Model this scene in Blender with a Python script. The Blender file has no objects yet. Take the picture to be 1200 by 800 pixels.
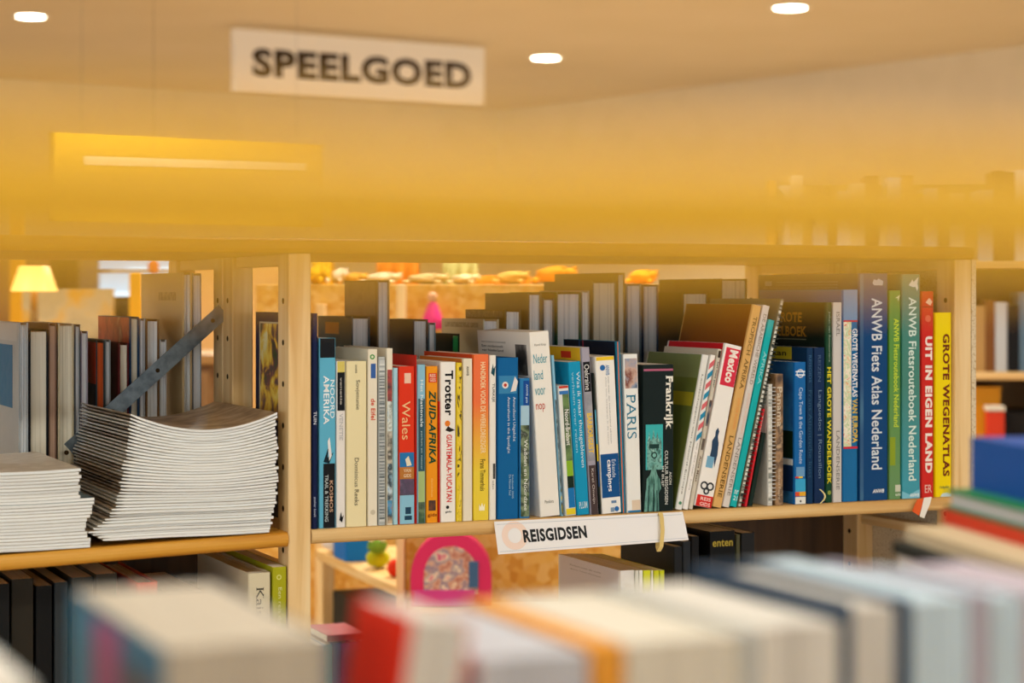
import bpy, bmesh, math, random
from mathutils import Vector, Matrix
random.seed(7)
SC = bpy.context.scene
COL = SC.collection
F = 2333.0            # focal length in pixels of the 1200 px frame
HOR = 345.0           # horizon row
ZC = 1.20             # camera height
TH = math.radians(24.2)
D = Vector((math.cos(TH), math.sin(TH), 0))      # along the shelves
N = Vector((-math.sin(TH), math.cos(TH), 0))     # into the shelves
P0 = Vector((-0.2447, 2.43, 0))                  # front left corner of the right bay
HS = 0.287            # shelf top below camera
ZS = ZC - HS + .0004
BAY = 0.957

def at(u, v, Y):
    return Vector(((u-600)/F*Y, Y, ZC-(v-HOR)/F*Y))
def t_of_u(u, s, o=P0):
    P = o + N*s; k = (u-600)/F
    return (k*P.y - P.x)/(D.x - k*D.y)
def pt(t, s, z=0, o=P0):
    p = o + D*t + N*s
    return Vector((p.x, p.y, z))

# ------------------------------------------------------------------ materials
def lin(c):
    if isinstance(c, str):
        c = c.lstrip('#'); c = [int(c[i:i+2], 16)/255 for i in (0, 2, 4)]
    else:
        c = [x/255 for x in c]
    return tuple((x/12.92 if x <= .04045 else ((x+.055)/1.055)**2.4) for x in c) + (1,)
MATS = {}
def newmat(key):
    m = bpy.data.materials.new(key); m.use_nodes = True
    nt = m.node_tree; b = nt.nodes['Principled BSDF']
    MATS[key] = m
    return m, nt, b
def plain(c, rough=.42, spec=.1, bump=True):
    key = 'plain_%s_%s' % (c, rough)
    if key in MATS: return MATS[key]
    m, nt, b = newmat(key)
    b.inputs['Base Color'].default_value = lin(c)
    b.inputs['Specular IOR Level'].default_value = spec
    no = nt.nodes.new('ShaderNodeTexNoise'); no.inputs['Scale'].default_value = 60
    mr = nt.nodes.new('ShaderNodeMapRange')
    mr.inputs['To Min'].default_value = rough-.08; mr.inputs['To Max'].default_value = rough+.08
    tc = nt.nodes.new('ShaderNodeTexCoord')
    nt.links.new(tc.outputs['Object'], no.inputs['Vector'])
    nt.links.new(no.outputs['Fac'], mr.inputs['Value'])
    nt.links.new(mr.outputs['Result'], b.inputs['Roughness'])
    return m
def noise_col(key, cols, scale, stretch=(1, 1, 1), rough=.5, detail=4, dist=0, spec=.35, voronoi=False, hard=False, bump=0):
    if key in MATS: return MATS[key]
    m, nt, b = newmat(key)
    tc = nt.nodes.new('ShaderNodeTexCoord'); mp = nt.nodes.new('ShaderNodeMapping')
    mp.inputs['Scale'].default_value = stretch
    oi = nt.nodes.new('ShaderNodeObjectInfo')
    vm = nt.nodes.new('ShaderNodeVectorMath'); vm.operation = 'ADD'
    mul = nt.nodes.new('ShaderNodeMath'); mul.operation = 'MULTIPLY'; mul.inputs[1].default_value = 7.0
    nt.links.new(oi.outputs['Random'], mul.inputs[0])
    nt.links.new(tc.outputs['Object'], vm.inputs[0]); nt.links.new(mul.outputs[0], vm.inputs[1])
    nt.links.new(vm.outputs[0], mp.inputs['Vector'])
    if voronoi:
        no = nt.nodes.new('ShaderNodeTexVoronoi'); no.inputs['Scale'].default_value = scale
        sep = nt.nodes.new('ShaderNodeSeparateColor'); nt.links.new(no.outputs['Color'], sep.inputs[0]); out = sep.outputs[0]
    else:
        no = nt.nodes.new('ShaderNodeTexNoise'); no.inputs['Scale'].default_value = scale
        no.inputs['Detail'].default_value = detail; no.inputs['Distortion'].default_value = dist; out = no.outputs['Fac']
    nt.links.new(mp.outputs[0], no.inputs['Vector'])
    cr = nt.nodes.new('ShaderNodeValToRGB'); e = cr.color_ramp
    if hard: e.interpolation = 'CONSTANT'
    lo, hi = (.0, 1.0) if voronoi else (.3, .7)
    while len(e.elements) < len(cols): e.elements.new(.5)
    for i, c in enumerate(cols):
        e.elements[i].position = lo+(hi-lo)*i/(len(cols) if hard else max(1, len(cols)-1)); e.elements[i].color = lin(c)
    nt.links.new(out, cr.inputs[0]); nt.links.new(cr.outputs[0], b.inputs['Base Color'])
    b.inputs['Roughness'].default_value = rough; b.inputs['Specular IOR Level'].default_value = spec
    if bump:
        bp = nt.nodes.new('ShaderNodeBump'); bp.inputs['Strength'].default_value = bump; bp.inputs['Distance'].default_value = .002
        nt.links.new(out, bp.inputs['Height']); nt.links.new(bp.outputs[0], b.inputs['Normal'])
    return m
def wood(key, cols, axis=0, rough=.45):
    st = [28, 28, 28]; st[axis] = 1.6
    return noise_col(key, cols, 1.6, tuple(st), rough=rough, detail=3, dist=.6, bump=.05)
def pages(c='e9e6dc', c2='c9c6bb'):
    # thin leaf lines across the thickness (x of the book)
    return noise_col('pages_%s' % c, [c2, c, c], 1.0, (900, 3, 3), rough=.8, detail=1, spec=.15)
def pages_z(c='f0f5f6', c2='ccd0d0'):
    return noise_col('leaves_%s' % c, [c2, c, c], 1.0, (2, 2, 1300), rough=.8, detail=1, spec=.15)
def photo(key, cols, scale=45, voronoi=False, stretch=(1, 1, 1)):
    return noise_col('photo_'+key, cols, scale, stretch, rough=.4, detail=5, voronoi=voronoi)
def gradient(key, c0, c1, z0, z1, rough=.42):
    if key in MATS: return MATS[key]
    m, nt, b = newmat(key)
    tc = nt.nodes.new('ShaderNodeTexCoord'); sp = nt.nodes.new('ShaderNodeSeparateXYZ')
    mr = nt.nodes.new('ShaderNodeMapRange'); mr.inputs['From Min'].default_value = z0; mr.inputs['From Max'].default_value = z1
    mx = nt.nodes.new('ShaderNodeMix'); mx.data_type = 'RGBA'
    mx.inputs['A'].default_value = lin(c0); mx.inputs['B'].default_value = lin(c1)
    nt.links.new(tc.outputs['Object'], sp.inputs[0]); nt.links.new(sp.outputs['Z'], mr.inputs['Value'])
    nt.links.new(mr.outputs[0], mx.inputs['Factor']); nt.links.new(mx.outputs['Result'], b.inputs['Base Color'])
    b.inputs['Roughness'].default_value = rough
    return m
def emit(key, c, strength):
    if key in MATS: return MATS[key]
    m, nt, b = newmat(key)
    b.inputs['Base Color'].default_value = lin(c); b.inputs['Emission Color'].default_value = lin(c)
    b.inputs['Emission Strength'].default_value = strength
    return m
PINE_C = ['c99a58', 'dcb678', 'e6c68f']
pine_x = wood('pine_x', PINE_C, 0); pine_y = wood('pine_y', ['d6aa68', 'eac88e', 'f2d6a4'], 1); pine_z = wood('pine_z', ['d6aa68', 'eac88e', 'f2d6a4'], 2)
honey_x = wood('honey_pine_x', ['b9781c', 'd69a34', 'dea94a'], 0)
honey_post = wood('honey_pine_z', ['b9781c', 'd69a34', 'dea94a'], 2)
amber_x = wood('varnished_pine_x', ['eaa614', 'f4ba24', 'f8c436'], 0)
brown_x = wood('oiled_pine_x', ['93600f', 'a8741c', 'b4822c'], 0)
hole_m = plain('3a2a16', .8)
steel = noise_col('galvanised_steel', ['545f66', '6b767c', '7a868b'], 90, rough=.38, detail=3)
steel.node_tree.nodes['Principled BSDF'].inputs['Metallic'].default_value = .55
screw_m = plain('8d8577', .3)
osb = noise_col('strand_board', ['c88a30', 'd49c40', 'dcaa50', 'e0b468', 'cc9238'], 60, (1, 1, 1), rough=.65, voronoi=True)

# ------------------------------------------------------------------ mesh helpers
def raw(name, verts, faces, mat=None, parent=None, smooth=False, mats=None, midx=None):
    me = bpy.data.meshes.new(name)
    me.from_pydata([tuple(v) for v in verts], [], faces)
    for m in (mats or ([mat] if mat else [])): me.materials.append(m)
    if midx:
        for p, i in zip(me.polygons, midx): p.material_index = i
    if smooth:
        for p in me.polygons: p.use_smooth = True
    me.update()
    o = bpy.data.objects.new(name, me); COL.objects.link(o)
    if parent: o.parent = parent
    return o
class MB:
    def __init__(self): self.v = []; self.f = []; self.mi = []
    def add(self, vs, fs, mi=0):
        b = len(self.v); self.v += [Vector(x) for x in vs]
        self.f += [tuple(b+i for i in f) for f in fs]; self.mi += [mi]*len(fs); return self
    def box(self, a, b, mi=0, M=None):
        (x0, y0, z0), (x1, y1, z1) = a, b
        vs = [Vector(p) for p in ((x0,y0,z0),(x1,y0,z0),(x1,y1,z0),(x0,y1,z0),(x0,y0,z1),(x1,y0,z1),(x1,y1,z1),(x0,y1,z1))]
        if M: vs = [M @ p for p in vs]
        return self.add(vs, [(0,3,2,1),(4,5,6,7),(0,1,5,4),(1,2,6,5),(2,3,7,6),(3,0,4,7)], mi)
    def bbox(self, a, b, r, mi=0, seg=2, M=None):
        bm = bmesh.new(); bmesh.ops.create_cube(bm, size=1)
        for v in bm.verts:
            v.co = Vector([(a[i]+b[i])/2 + v.co[i]*(b[i]-a[i]) for i in range(3)])
        bmesh.ops.bevel(bm, geom=bm.edges[:], offset=r, segments=seg, affect='EDGES', profile=.5)
        bm.verts.index_update()
        vs = [(M @ v.co) if M else v.co.copy() for v in bm.verts]
        self.add(vs, [[v.index for v in f.verts] for f in bm.faces], mi); bm.free(); return self
    def lathe(self, prof, seg=24, c=(0, 0, 0), mi=0, cap=True, M=None):
        vs = []; fs = []
        for r, z in prof:
            for i in range(seg):
                a = 2*math.pi*i/seg; p = Vector((c[0]+r*math.cos(a), c[1]+r*math.sin(a), c[2]+z)); vs.append(M @ p if M else p)
        for j in range(len(prof)-1):
            for i in range(seg):
                k = (i+1) % seg; fs.append((j*seg+i, j*seg+k, (j+1)*seg+k, (j+1)*seg+i))
        if cap: fs.append(tuple(range(seg-1, -1, -1))); fs.append(tuple((len(prof)-1)*seg+i for i in range(seg)))
        return self.add(vs, fs, mi)
    def tube(self, path, r, seg=8, mi=0, closed=False):
        path = [Vector(p) for p in path]; n = len(path); vs = []; fs = []
        for i, p in enumerate(path):
            a = path[(i-1) % n] if (closed or i > 0) else p; b = path[(i+1) % n] if (closed or i < n-1) else p
            tdir = (b-a).normalized(); up = Vector((0, 0, 1)) if abs(tdir.z) < .9 else Vector((1, 0, 0))
            e1 = tdir.cross(up).normalized(); e2 = tdir.cross(e1)
            for k in range(seg):
                an = 2*math.pi*k/seg; vs.append(p + e1*math.cos(an)*r + e2*math.sin(an)*r)
        m = n if closed else n-1
        for i in range(m):
            j = (i+1) % n
            for k in range(seg):
                l = (k+1) % seg; fs.append((i*seg+k, i*seg+l, j*seg+l, j*seg+k))
        if not closed: fs.append(tuple(range(seg-1, -1, -1))); fs.append(tuple((n-1)*seg+k for k in range(seg)))
        return self.add(vs, fs, mi)
    def blob(self, c, r, seed=0, amp=.12, mi=0, sub=3):
        bm = bmesh.new(); bmesh.ops.create_icosphere(bm, subdivisions=sub, radius=1)
        from mathutils import noise
        for v in bm.verts:
            n = noise.noise(v.co*1.7 + Vector((seed*3.1, seed, 0)))
            q = v.co*(1+amp*n); v.co = Vector((c[0]+q.x*r[0], c[1]+q.y*r[1], c[2]+q.z*r[2]))
        bm.verts.index_update()
        self.add([v.co.copy() for v in bm.verts], [[v.index for v in f.verts] for f in bm.faces], mi); bm.free(); return self
    def build(self, name, mat, parent=None, smooth=False):
        mats = mat if isinstance(mat, (list, tuple)) else [mat]
        return raw(name, self.v, self.f, None, parent, smooth, mats, self.mi)
def tag(o, label=None, cat=None, group=None, kind=None):
    if label: o['label'] = label
    if cat: o['category'] = cat
    if group: o['group'] = group
    if kind: o['kind'] = kind
    return o
def empty(name, loc, rz=0):
    o = bpy.data.objects.new(name, None); COL.objects.link(o)
    o.location = loc; o.rotation_euler = (0, 0, rz); o.empty_display_size = .05
    return o

# ------------------------------------------------------------------ text as flat meshes
TC = {}
def glyphs(s, bold=0.0, shear=0.0, serif=False):
    k = (s, bold, shear, serif)
    if k in TC: return TC[k]
    cu = bpy.data.curves.new('t', 'FONT'); cu.body = s; cu.size = 1; cu.resolution_u = 3
    cu.offset = bold; cu.space_character = 1+bold*2.2; cu.shear = shear
    ob = bpy.data.objects.new('t', cu)
    me = bpy.data.meshes.new_from_object(ob)
    vs = [v.co.copy() for v in me.vertices]; fs = [tuple(p.vertices) for p in me.polygons]
    if serif:
        cnt = {}
        for f in fs:
            for a, b in zip(f, f[1:]+f[:1]): cnt[tuple(sorted((a, b)))] = cnt.get(tuple(sorted((a, b))), 0)+1
        ex = []
        ymax = max(v.y for v in vs)
        for (a, b), c in cnt.items():
            if c == 1:
                A, B = vs[a], vs[b]
                if abs(A.y-B.y) < .004 and .03 < abs(A.x-B.x) < .3:
                    x0, x1 = sorted((A.x, B.x)); y = A.y
                    top = any(abs(y-h) < .06 for h in (ymax, .7, .73, .52, .55))
                    if abs(y) < .04: ex.append((x0-.05, x1+.05, y, y+.045))
                    elif top: ex.append((x0-.05, x1+.05, y-.045, y))
        for x0, x1, y0, y1 in ex:
            n = len(vs); vs += [Vector((x0,y0,0)), Vector((x1,y0,0)), Vector((x1,y1,0)), Vector((x0,y1,0))]; fs.append((n,n+1,n+2,n+3))
    bpy.data.objects.remove(ob); bpy.data.curves.remove(cu); bpy.data.meshes.remove(me)
    x0 = min(v.x for v in vs); x1 = max(v.x for v in vs); y0 = min(v.y for v in vs); y1 = max(v.y for v in vs)
    out = ([((v.x-x0)/(x1-x0), (v.y-y0)/(y1-y0)) for v in vs], fs)
    TC[k] = out
    return out
def text_on(name, s, origin, ax, up, L, Hh, mat, parent, bold=0., shear=0., serif=False):
    """flat lettering: lower left corner at origin, running L along ax, Hh high along up"""
    vs, fs = glyphs(s, bold, shear, serif)
    o, ax, up = Vector(origin), Vector(ax), Vector(up)
    return raw(name, [o+ax*(x*L)+up*(y*Hh) for x, y in vs], fs, mat, parent)

# ------------------------------------------------------------------ books
def shell(w, d, h, c, hard):
    """cover as one U-shaped shell, spine at y=0, boards running back"""
    r = min(.0022 if hard else .0012, w*.3)
    out = [(0, d), (0, r*1.6), (r*.35, r*.5), (r, 0), (w-r, 0), (w-r*.35, r*.5), (w, r*1.6), (w, d)]
    inn = [(c, d), (c, r*1.6), (max(c, r*.5), max(c, r*.8)), (r+c*.3, c), (w-r-c*.3, c), (w-max(c, r*.5), max(c, r*.8)), (w-c, r*1.6), (w-c, d)]
    n = 8; vs = []
    for z in (0, h):
        vs += [(x, y, z) for x, y in out] + [(x, y, z) for x, y in inn]
    fs = []
    for i in range(n-1):
        fs.append((i, i+1, 2*n+i+1, 2*n+i))                 # outer
        fs.append((n+i+1, n+i, 3*n+i, 3*n+i+1))             # inner
        fs.append((i+1, i, n+i, n+i+1))                     # bottom
        fs.append((2*n+i, 2*n+i+1, 3*n+i+1, 3*n+i))         # top
    fs.append((0, 2*n, 3*n, n)); fs.append((2*n-1, 4*n-1, 3*n-1, n-1))
    return vs, fs
def make_book(root, x0, w, d, h, cover, hard=False, pg=None, board=None):
    """cover and page block as children of root; x from x0 to x0+w, spine at y=0"""
    c = (.0022 if w > .012 else .0012) if hard else min(.0006, w*.12)
    c = board or c
    ov = .003 if hard else .0004
    vs, fs = shell(w, d, h, c, hard)
    cv = raw('cover', [(x+x0, y, z) for x, y, z in vs], fs, cover if not isinstance(cover, str) else plain(cover), root)
    pb = MB()
    zt = h-ov; zb = ov; xa, xb = x0+c, x0+w-c; ya, yb = c+.0008, d-ov
    nx = 6 if w > .008 else 2; vs = []; fs = []
    # fore-edge slightly hollow, as a bound block is
    for k in range(nx+1):
        f = k/nx; x = xa+(xb-xa)*f; hol = -.0025*math.sin(math.pi*f) if w > .012 else 0
        vs += [(x, ya, zb), (x, yb+hol, zb), (x, yb+hol, zt), (x, ya, zt)]
    for k in range(nx):
        b = 4*k; e = b+4
        fs += [(b+1, e+1, e+2, b+2), (b+3, b+2, e+2, e+3), (b, e, e+1, b+1), (b, b+3, e+3, e)]
    fs += [(0, 1, 2, 3), (4*nx+3, 4*nx+2, 4*nx+1, 4*nx)]
    raw('page_block', vs, fs, pg or pages(), root)
    return cv
ALLB = []
def spine_book(label, ul, ur, vtop, cover, s=.006, d=.14, lp=0, hard=False, deco=(), side=(), pg=None, group='travel guides standing on the middle shelf', lift=0, origin=None, zs=None):
    t0, t1 = t_of_u(ul, s), t_of_u(ur, s)
    zs = ZS if zs is None else zs
    hs = ZC - zs
    tm = (t0+t1)/2
    p = pt(tm, s); Y = p.y; vb = HOR + hs*F/Y
    k = (p.x)/Y; fx = D.x - k*D.y
    phi = math.atan(math.tan(math.radians(lp))/fx)
    w = (t1-t0)*math.cos(phi) - .0006
    px = Y/F
    h = (vb-vtop)*px/math.cos(phi)
    if phi >= 0: x0 = -w; piv = t1
    else: x0 = 0; piv = t0
    if phi == 0: x0 = 0; piv = t0
    loc = pt(piv, s, zs)
    r = empty('book', loc, TH)
    r.rotation_mode = 'XYZ'
    M = Matrix.Rotation(TH, 4, 'Z') @ Matrix.Rotation(phi, 4, 'Y')
    r.rotation_euler = M.to_euler('XYZ')
    tag(r, label, 'book', group)
    make_book(r, x0, w, d, h, cover, hard, pg)
    cz = 1/math.cos(phi)
    Z = lambda v: min(h-.0003, max(.0003, (vb-v)*px*cz))
    X = lambda f: x0 + w*f
    ee = [-.00025]
    def eps():
        ee[0] -= .00006
        return ee[0]
    for dd in deco:
        kd = dd[0]
        if kd == 'r':      # rect v0 v1 f0 f1 mat
            _, v0, v1, f0, f1, m = dd[:6]
            m = plain(m) if isinstance(m, str) else m
            e = eps(); ci = min(.0012/w, .2)
            b = MB().box((X(max(f0, ci)), e, Z(v1)), (X(min(f1, 1-ci)), -.00002, Z(v0))); b.build(dd[6] if len(dd) > 6 else 'spine_label', m, r)
        elif kd == 't':    # text v0 v1 f0 f1 col bold opts: letters run down the spine
            _, s_, v0, v1, f0, f1, c = dd[:7]; o = dd[7] if len(dd) > 7 else {}
            e = eps()
            text_on('spine_title', s_, (X(f0), e, Z(v0)), (0, 0, -1), (1, 0, 0), Z(v0)-Z(v1), w*(f1-f0), plain(c, .5), r, o.get('b', .012), o.get('sh', 0), o.get('serif', False))
        elif kd == 'h':    # horizontal text v0 v1 f0 f1 col
            _, s_, v0, v1, f0, f1, c = dd[:7]; o = dd[7] if len(dd) > 7 else {}
            e = eps()
            text_on('spine_title', s_, (X(f0), e, Z(v1)), (1, 0, 0), (0, 0, 1), w*(f1-f0), Z(v0)-Z(v1), plain(c, .5), r, o.get('b', .012), o.get('sh', 0), o.get('serif', False))
        elif kd == 'poly': # polygon in (f, v)
            _, pts, m = dd[:3]; e = eps(); m = plain(m) if isinstance(m, str) else m
            raw(dd[3] if len(dd) > 3 else 'emblem', [(X(a), e, Z(b)) for a, b in pts], [tuple(range(len(pts)))[::-1]], m, r)
        elif kd == 'disc': # v f radius_px col [inner]
            _, v, f_, rp, m = dd[:5]; inn = dd[5] if len(dd) > 5 else 0; e = eps(); cx, cy = X(f_), Z(v); R = rp*px; n = 20
            m = plain(m) if isinstance(m, str) else m
            if inn:
                vs = [(cx+R*q*math.cos(2*math.pi*i/n), e, cy+R*q*math.sin(2*math.pi*i/n)) for q in (1, inn) for i in range(n)]
                fs = [(i, (i+1) % n, n+(i+1) % n, n+i) for i in range(n)]
            else:
                vs = [(cx+R*math.cos(2*math.pi*i/n), e, cy+R*math.sin(2*math.pi*i/n)) for i in range(n)]; fs = [tuple(range(n))]
            raw('emblem', vs, fs, m, r)
    es = -.0002
    for dd in side:       # on the left cover: y as a fraction of the depth from the spine, v of the photo
        es -= .00008
        if dd[0] == 'r':
            _, v0, v1, g0, g1, m = dd[:6]; m = plain(m) if isinstance(m, str) else m
            MB().box((x0+es, d*g0+.0015, Z(v1)), (x0-.00002, d*g1-.001, Z(v0))).build(dd[6] if len(dd) > 6 else 'cover_picture', m, r)
        elif dd[0] == 't':   # text read from the left: runs from rear to spine
            _, s_, v0, v1, g0, g1, c = dd[:7]; o = dd[7] if len(dd) > 7 else {}
            text_on('cover_title', s_, (x0+es, d*g1, Z(v1)), (0, -1, 0), (0, 0, 1), d*(g1-g0), Z(v0)-Z(v1), plain(c, .5), r, o.get('b', .012), 0, o.get('serif', False))
    ALLB.append(r)
    return r

# ================================================================== the two-bay pine shelving
PW, PD = .0285, .044          # upright: along D, along N
UD = .2875                    # depth of the unit
ZT = ZC + .0500               # underside of top board
def local_unit(name, s0, label, back=False):
    u = empty(name, pt(0, s0, 0), TH)
    tag(u, label, 'shelving unit', None)
    return u
front = local_unit('shelving_unit', 0, 'pine shelving unit holding the travel guides and magazines, in sharp focus')
back = local_unit('shelving_unit', UD+.004, 'pine shelving unit standing back to back behind the travel guides')
LBAY = .62
TL = -PW-.0005                # left side of the shared ladder
def ladder(u, x, top=ZT, rungs=True, panel=False):
    for y0 in (0, UD-PD):
        b = MB(); b.bbox((x, y0, 0), (x+PW, y0+PD, top-.0002), .0015, seg=1)
        yc = y0+PD/2
        z = top-.058
        while z > top-.75:
            for xs in (x-.0002, x+PW+.0002):
                Mx = Matrix.Translation((xs, yc, z)) @ Matrix.Rotation(math.pi/2, 4, 'Y')
                b.lathe([(.0036, -.0002), (.0036, .0002)], 12, mi=1, M=Mx)
            z -= .0508
        b.build('upright', [pine_z, hole_m], u)
    if rungs:
        for z in (top-.0148, top-.40, top-.8, .12):
            b = MB(); b.bbox((x+.006, PD*.35, z), (x+PW-.006, UD-PD*.35, z+.0145), .0012, seg=1)
            r = b.build('rung', pine_y, u)
            for yy in (PD*.5, UD-PD*.5):
                for xs in (x+.0045, x+PW-.0045):
                    Mx = Matrix.Translation((xs, yy, z+.007)) @ Matrix.Rotation(math.pi/2, 4, 'Y')
                    MB().lathe([(.0045, -.0022), (.0045, .0022)], 12, M=Mx).build('screw', screw_m, r)
def board(u, x0, x1, z, tilt=0, th=.018, m=pine_x, name='shelf_board', d=UD, y0=-.001):
    # rounded front edge
    prof = []
    R = th/2
    for i in range(9):
        a = math.pi/2 + math.pi*i/8
        prof.append((y0+R*.8+R*.8*math.cos(a), -R+R*math.sin(a)))
    prof = prof + [(d, -th), (d, 0)]
    n = len(prof); vs = []
    for x in (x0, x1): vs += [(x, y, z+zz+tilt*(x1-x)) for y, zz in prof]
    fs = [tuple(range(n)), tuple(range(2*n-1, n-1, -1))] + [(i, n+i, n+(i+1) % n, (i+1) % n) for i in range(n)]
    return raw(name, vs, fs, m, u)
for u in (front, back):
    ladder(u, TL); ladder(u, BAY); ladder(u, TL-LBAY-PW)
TILT = -.0295
board(front, 0.0005, BAY-.0005, ZS-.0004)
board(front, TL-LBAY, TL-.0005, ZS-.002, tilt=TILT, m=honey_x)
board(front, 0.0005, BAY-.0005, ZS-.34); board(front, TL-LBAY, TL-.0005, ZS-.36)
board(front, 0.0005, BAY-.0005, ZS-.72); board(front, TL-LBAY, TL-.0005, ZS-.72)
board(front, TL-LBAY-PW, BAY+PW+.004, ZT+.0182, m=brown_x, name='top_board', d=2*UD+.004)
board(back, 0.0005, BAY-.0005, ZS-.0004, y0=.001); board(back, TL-LBAY, TL-.0005, ZS-.0004, y0=.001)
board(back, TL-LBAY, TL-.0005, ZS-.36, y0=.001)
board(back, 0.0005, BAY-.0005, ZS-.72, y0=.001); board(back, TL-LBAY, TL-.0005, ZS-.72, y0=.001)
# particle board end panel outside the right ladder
MB().box((BAY+PW+.0008, .001, .02), (BAY+PW+.0085, UD, ZT-.0003)).build('end_panel', noise_col('particle_board', ['c9b594', 'e0d2b4', 'b89f78'], 300, rough=.8), front)
shade_panel = wood('added_shade_back', ['3a2816', '4a341e', '523a22'], 2, rough=.6)  # dark sheets added behind the lower shelves to stand in for deep shade
MB().box((.585, UD-.006, ZS-.70), (BAY-.0005, UD-.0005, ZS-.0195)).build('back_panel', shade_panel, front)
MB().box((TL-LBAY+.0005, UD-.006, ZS-.70), (TL-.0005, UD-.0005, ZS-.045)).build('back_panel', shade_panel, front)
# diagonal steel brace across the rear of the left bay
a = pt(t_of_u(252, UD-.02), UD-.02); a = Vector((0, 0, 0))
def unit_local(u, v, s):
    t = t_of_u(u, s); P = pt(t, s); z = ZC-(v-HOR)/F*P.y
    return Vector((t, s, z))
ba, bb = unit_local(262, 364, UD+.002), unit_local(118, 494, UD+.002)
dirv = (bb-ba).normalized(); bb = ba+dirv*.275
perp = Vector((-dirv.z, 0, dirv.x))*.0105
brace = MB()
for y in (0, .0018):
    pass
vs = []
for y in (ba.y-.0008, ba.y+.0008):
    for q in (ba-perp, ba+perp, bb+perp, bb-perp): vs.append((q.x, y, q.z))
brace.add(vs, [(0,1,2,3), (7,6,5,4), (0,4,5,1), (1,5,6,2), (2,6,7,3), (3,7,4,0)])
for k in (.02, .12, .2, .28):
    c = ba+dirv*k
    brace.lathe([(.003, -.0012), (.003, .0012)], 10, M=Matrix.Translation((c.x, ba.y, c.z)) @ Matrix.Rotation(math.pi/2, 4, 'X'), mi=1)
brace.build('diagonal_brace', [steel, hole_m], front)

# ================================================================== travel guides on the middle shelf
W = 'f2efe8'
blk = '16181c'
PN = photo
flower = noise_col('flower_art', ['0b1420', '123424', '244a20', '6a3048', 'e8b828', 'f8dc60', 'fcf4c0'], 26, rough=.35, detail=4, dist=.5)
spine_book('tall navy art book with yellow flowers on its cover, beside the pine post', 365.5, 373.5, 367, '141f48', d=.235, hard=True, s=.004,
  deco=[('t', 'TUIN', 482, 497, .25, .75, 'cfd6e6'), ('t', 'atelier boek', 582, 606, .3, .65, 'aab6cf')],
  side=[('r', 379, 500, .04, .93, 'cfc7a8', 'cover_border'), ('r', 381, 500, .06, .91, flower, 'cover_picture'), ('r', 450, 500, .10, .45, photo('gold', ['6a4a10', 'c99a30', '8a6a20', 'e0c060'], 90), 'cover_picture')])
spine_book('light blue trekking guide reading AMERIKA with black foot, second from the pine post', 374, 394, 396, '5fb4d6', d=.13,
  deco=[('r', 395, 419, 0, 1, blk), ('r', 543, 622, .25, 1, blk), ('t', 'NOORD', 445, 490, .66, .92, 'e8f2f6'), ('t', 'AMERIKA', 440, 497, .26, .6, 'f4fafc'), ('poly', [(.25, 541), (.55, 524), (.5, 536), (.85, 530), (.6, 543)], '10222e'), ('poly', [(.5, 517), (.62, 512), (.75, 534), (.6, 540)], 'e6edf0'),
        ('t', 'KOSMOS', 563, 600, .62, .82, 'c9a58a'), ('t', 'TRAIL & TREKKING', 556, 611, .34, .54, 'b8c6cc')])
spine_book('slim white guide reading VENETIE with a black upper spine', 394.3, 405.5, 423, 'e9e7e4', d=.12,
  deco=[('r', 423, 436, 0, 1, 'd8c86a'), ('r', 436, 481, 0, 1, blk), ('t', 'venetie', 442, 474, .4, .6, 'c8c4bc'), ('t', 'VENETIE', 484, 516, .3, .7, 'b9bcc0', {'serif': 1, 'b': 0}), ('poly', [(.3, 609), (.5, 599), (.6, 606), (.8, 603), (.6, 612)], blk)])
spine_book('cream guide reading Sovjetunie, Dominicus Reeks', 406, 430.3, 423, 'ece1b4', d=.125,
  deco=[('t', 'ANWB', 427, 437, .42, .52, '6a6450'), ('t', 'Sovjetunie', 445, 480, .42, .66, '4c4a42', {'serif': 1, 'b': .0}), ('t', 'Dominicus Reeks', 536, 592, .4, .6, '5a5648', {'serif': 1, 'b': 0})])
spine_book('cream guide reading de Eifel in red with a blue square, beside a wire binding', 431.2, 443, 409, 'ebe4d0', d=.15,
  deco=[('disc', 418, .45, 3, '4a9a4a', .5), ('r', 426, 443, .3, .8, '3a62a8'), ('t', 'de Eifel', 467, 492, .3, .75, 'd8512e', {'b': .02}), ('disc', 600, .5, 3, 'cfc6ae')])
def wire_binding(root, x, y, z0, z1, r, n, mat):
    b = MB()
    for i in range(n):
        z = z0+(z1-z0)*i/(n-1); pth = [(x+r*math.cos(a*math.pi/5), y+r*.9*math.sin(a*math.pi/5), z+.0006*a/10) for a in range(10)]
        b.tube(pth, .0005, 5, closed=True)
    b.build('wire_binding', mat, root)
sp1 = spine_book('grey ring-bound booklet between two pale guides', 443.6, 452.4, 418, 'b6bcbc', d=.12,
  deco=[('r', 420, 614, .0, 1, noise_col('ring_edges', ['7c8688', 'c6cccc', 'e4e8e6'], 1.0, (3, 3, 330), rough=.5, detail=0), 'page_edge')])
wire_binding(sp1, .004, -.0012, .008, .185, .0030, 46, steel)
spine_book('tall cream guide with small city photos down its spine, left of the orange-red Wales guide', 453, 461, 408, 'ece6d2', d=.16, s=.008,
  deco=[('r', 433, 470, .1, .95, photo('city1', ['101418', '2a2e30', 'b04038', '20282c'], 60), 'spine_picture'), ('r', 470, 505, .1, .95, photo('city2', ['182830', '4aa0c4', 'e0e6e0', '263a2a'], 60), 'spine_picture'), ('r', 505, 543, .1, .95, photo('city3', ['20201c', 'c8c0b0', '404038', 'e6e2d8'], 60), 'spine_picture'), ('r', 543, 586, .1, .95, photo('city4', ['4a98cc', 'c8d8e0', '202c30', '90b8d0'], 60), 'spine_picture'), ('r', 586, 613, .1, .95, photo('city5', ['b06040', '4898c8', '304048', 'c8b090'], 60), 'spine_picture')])
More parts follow.
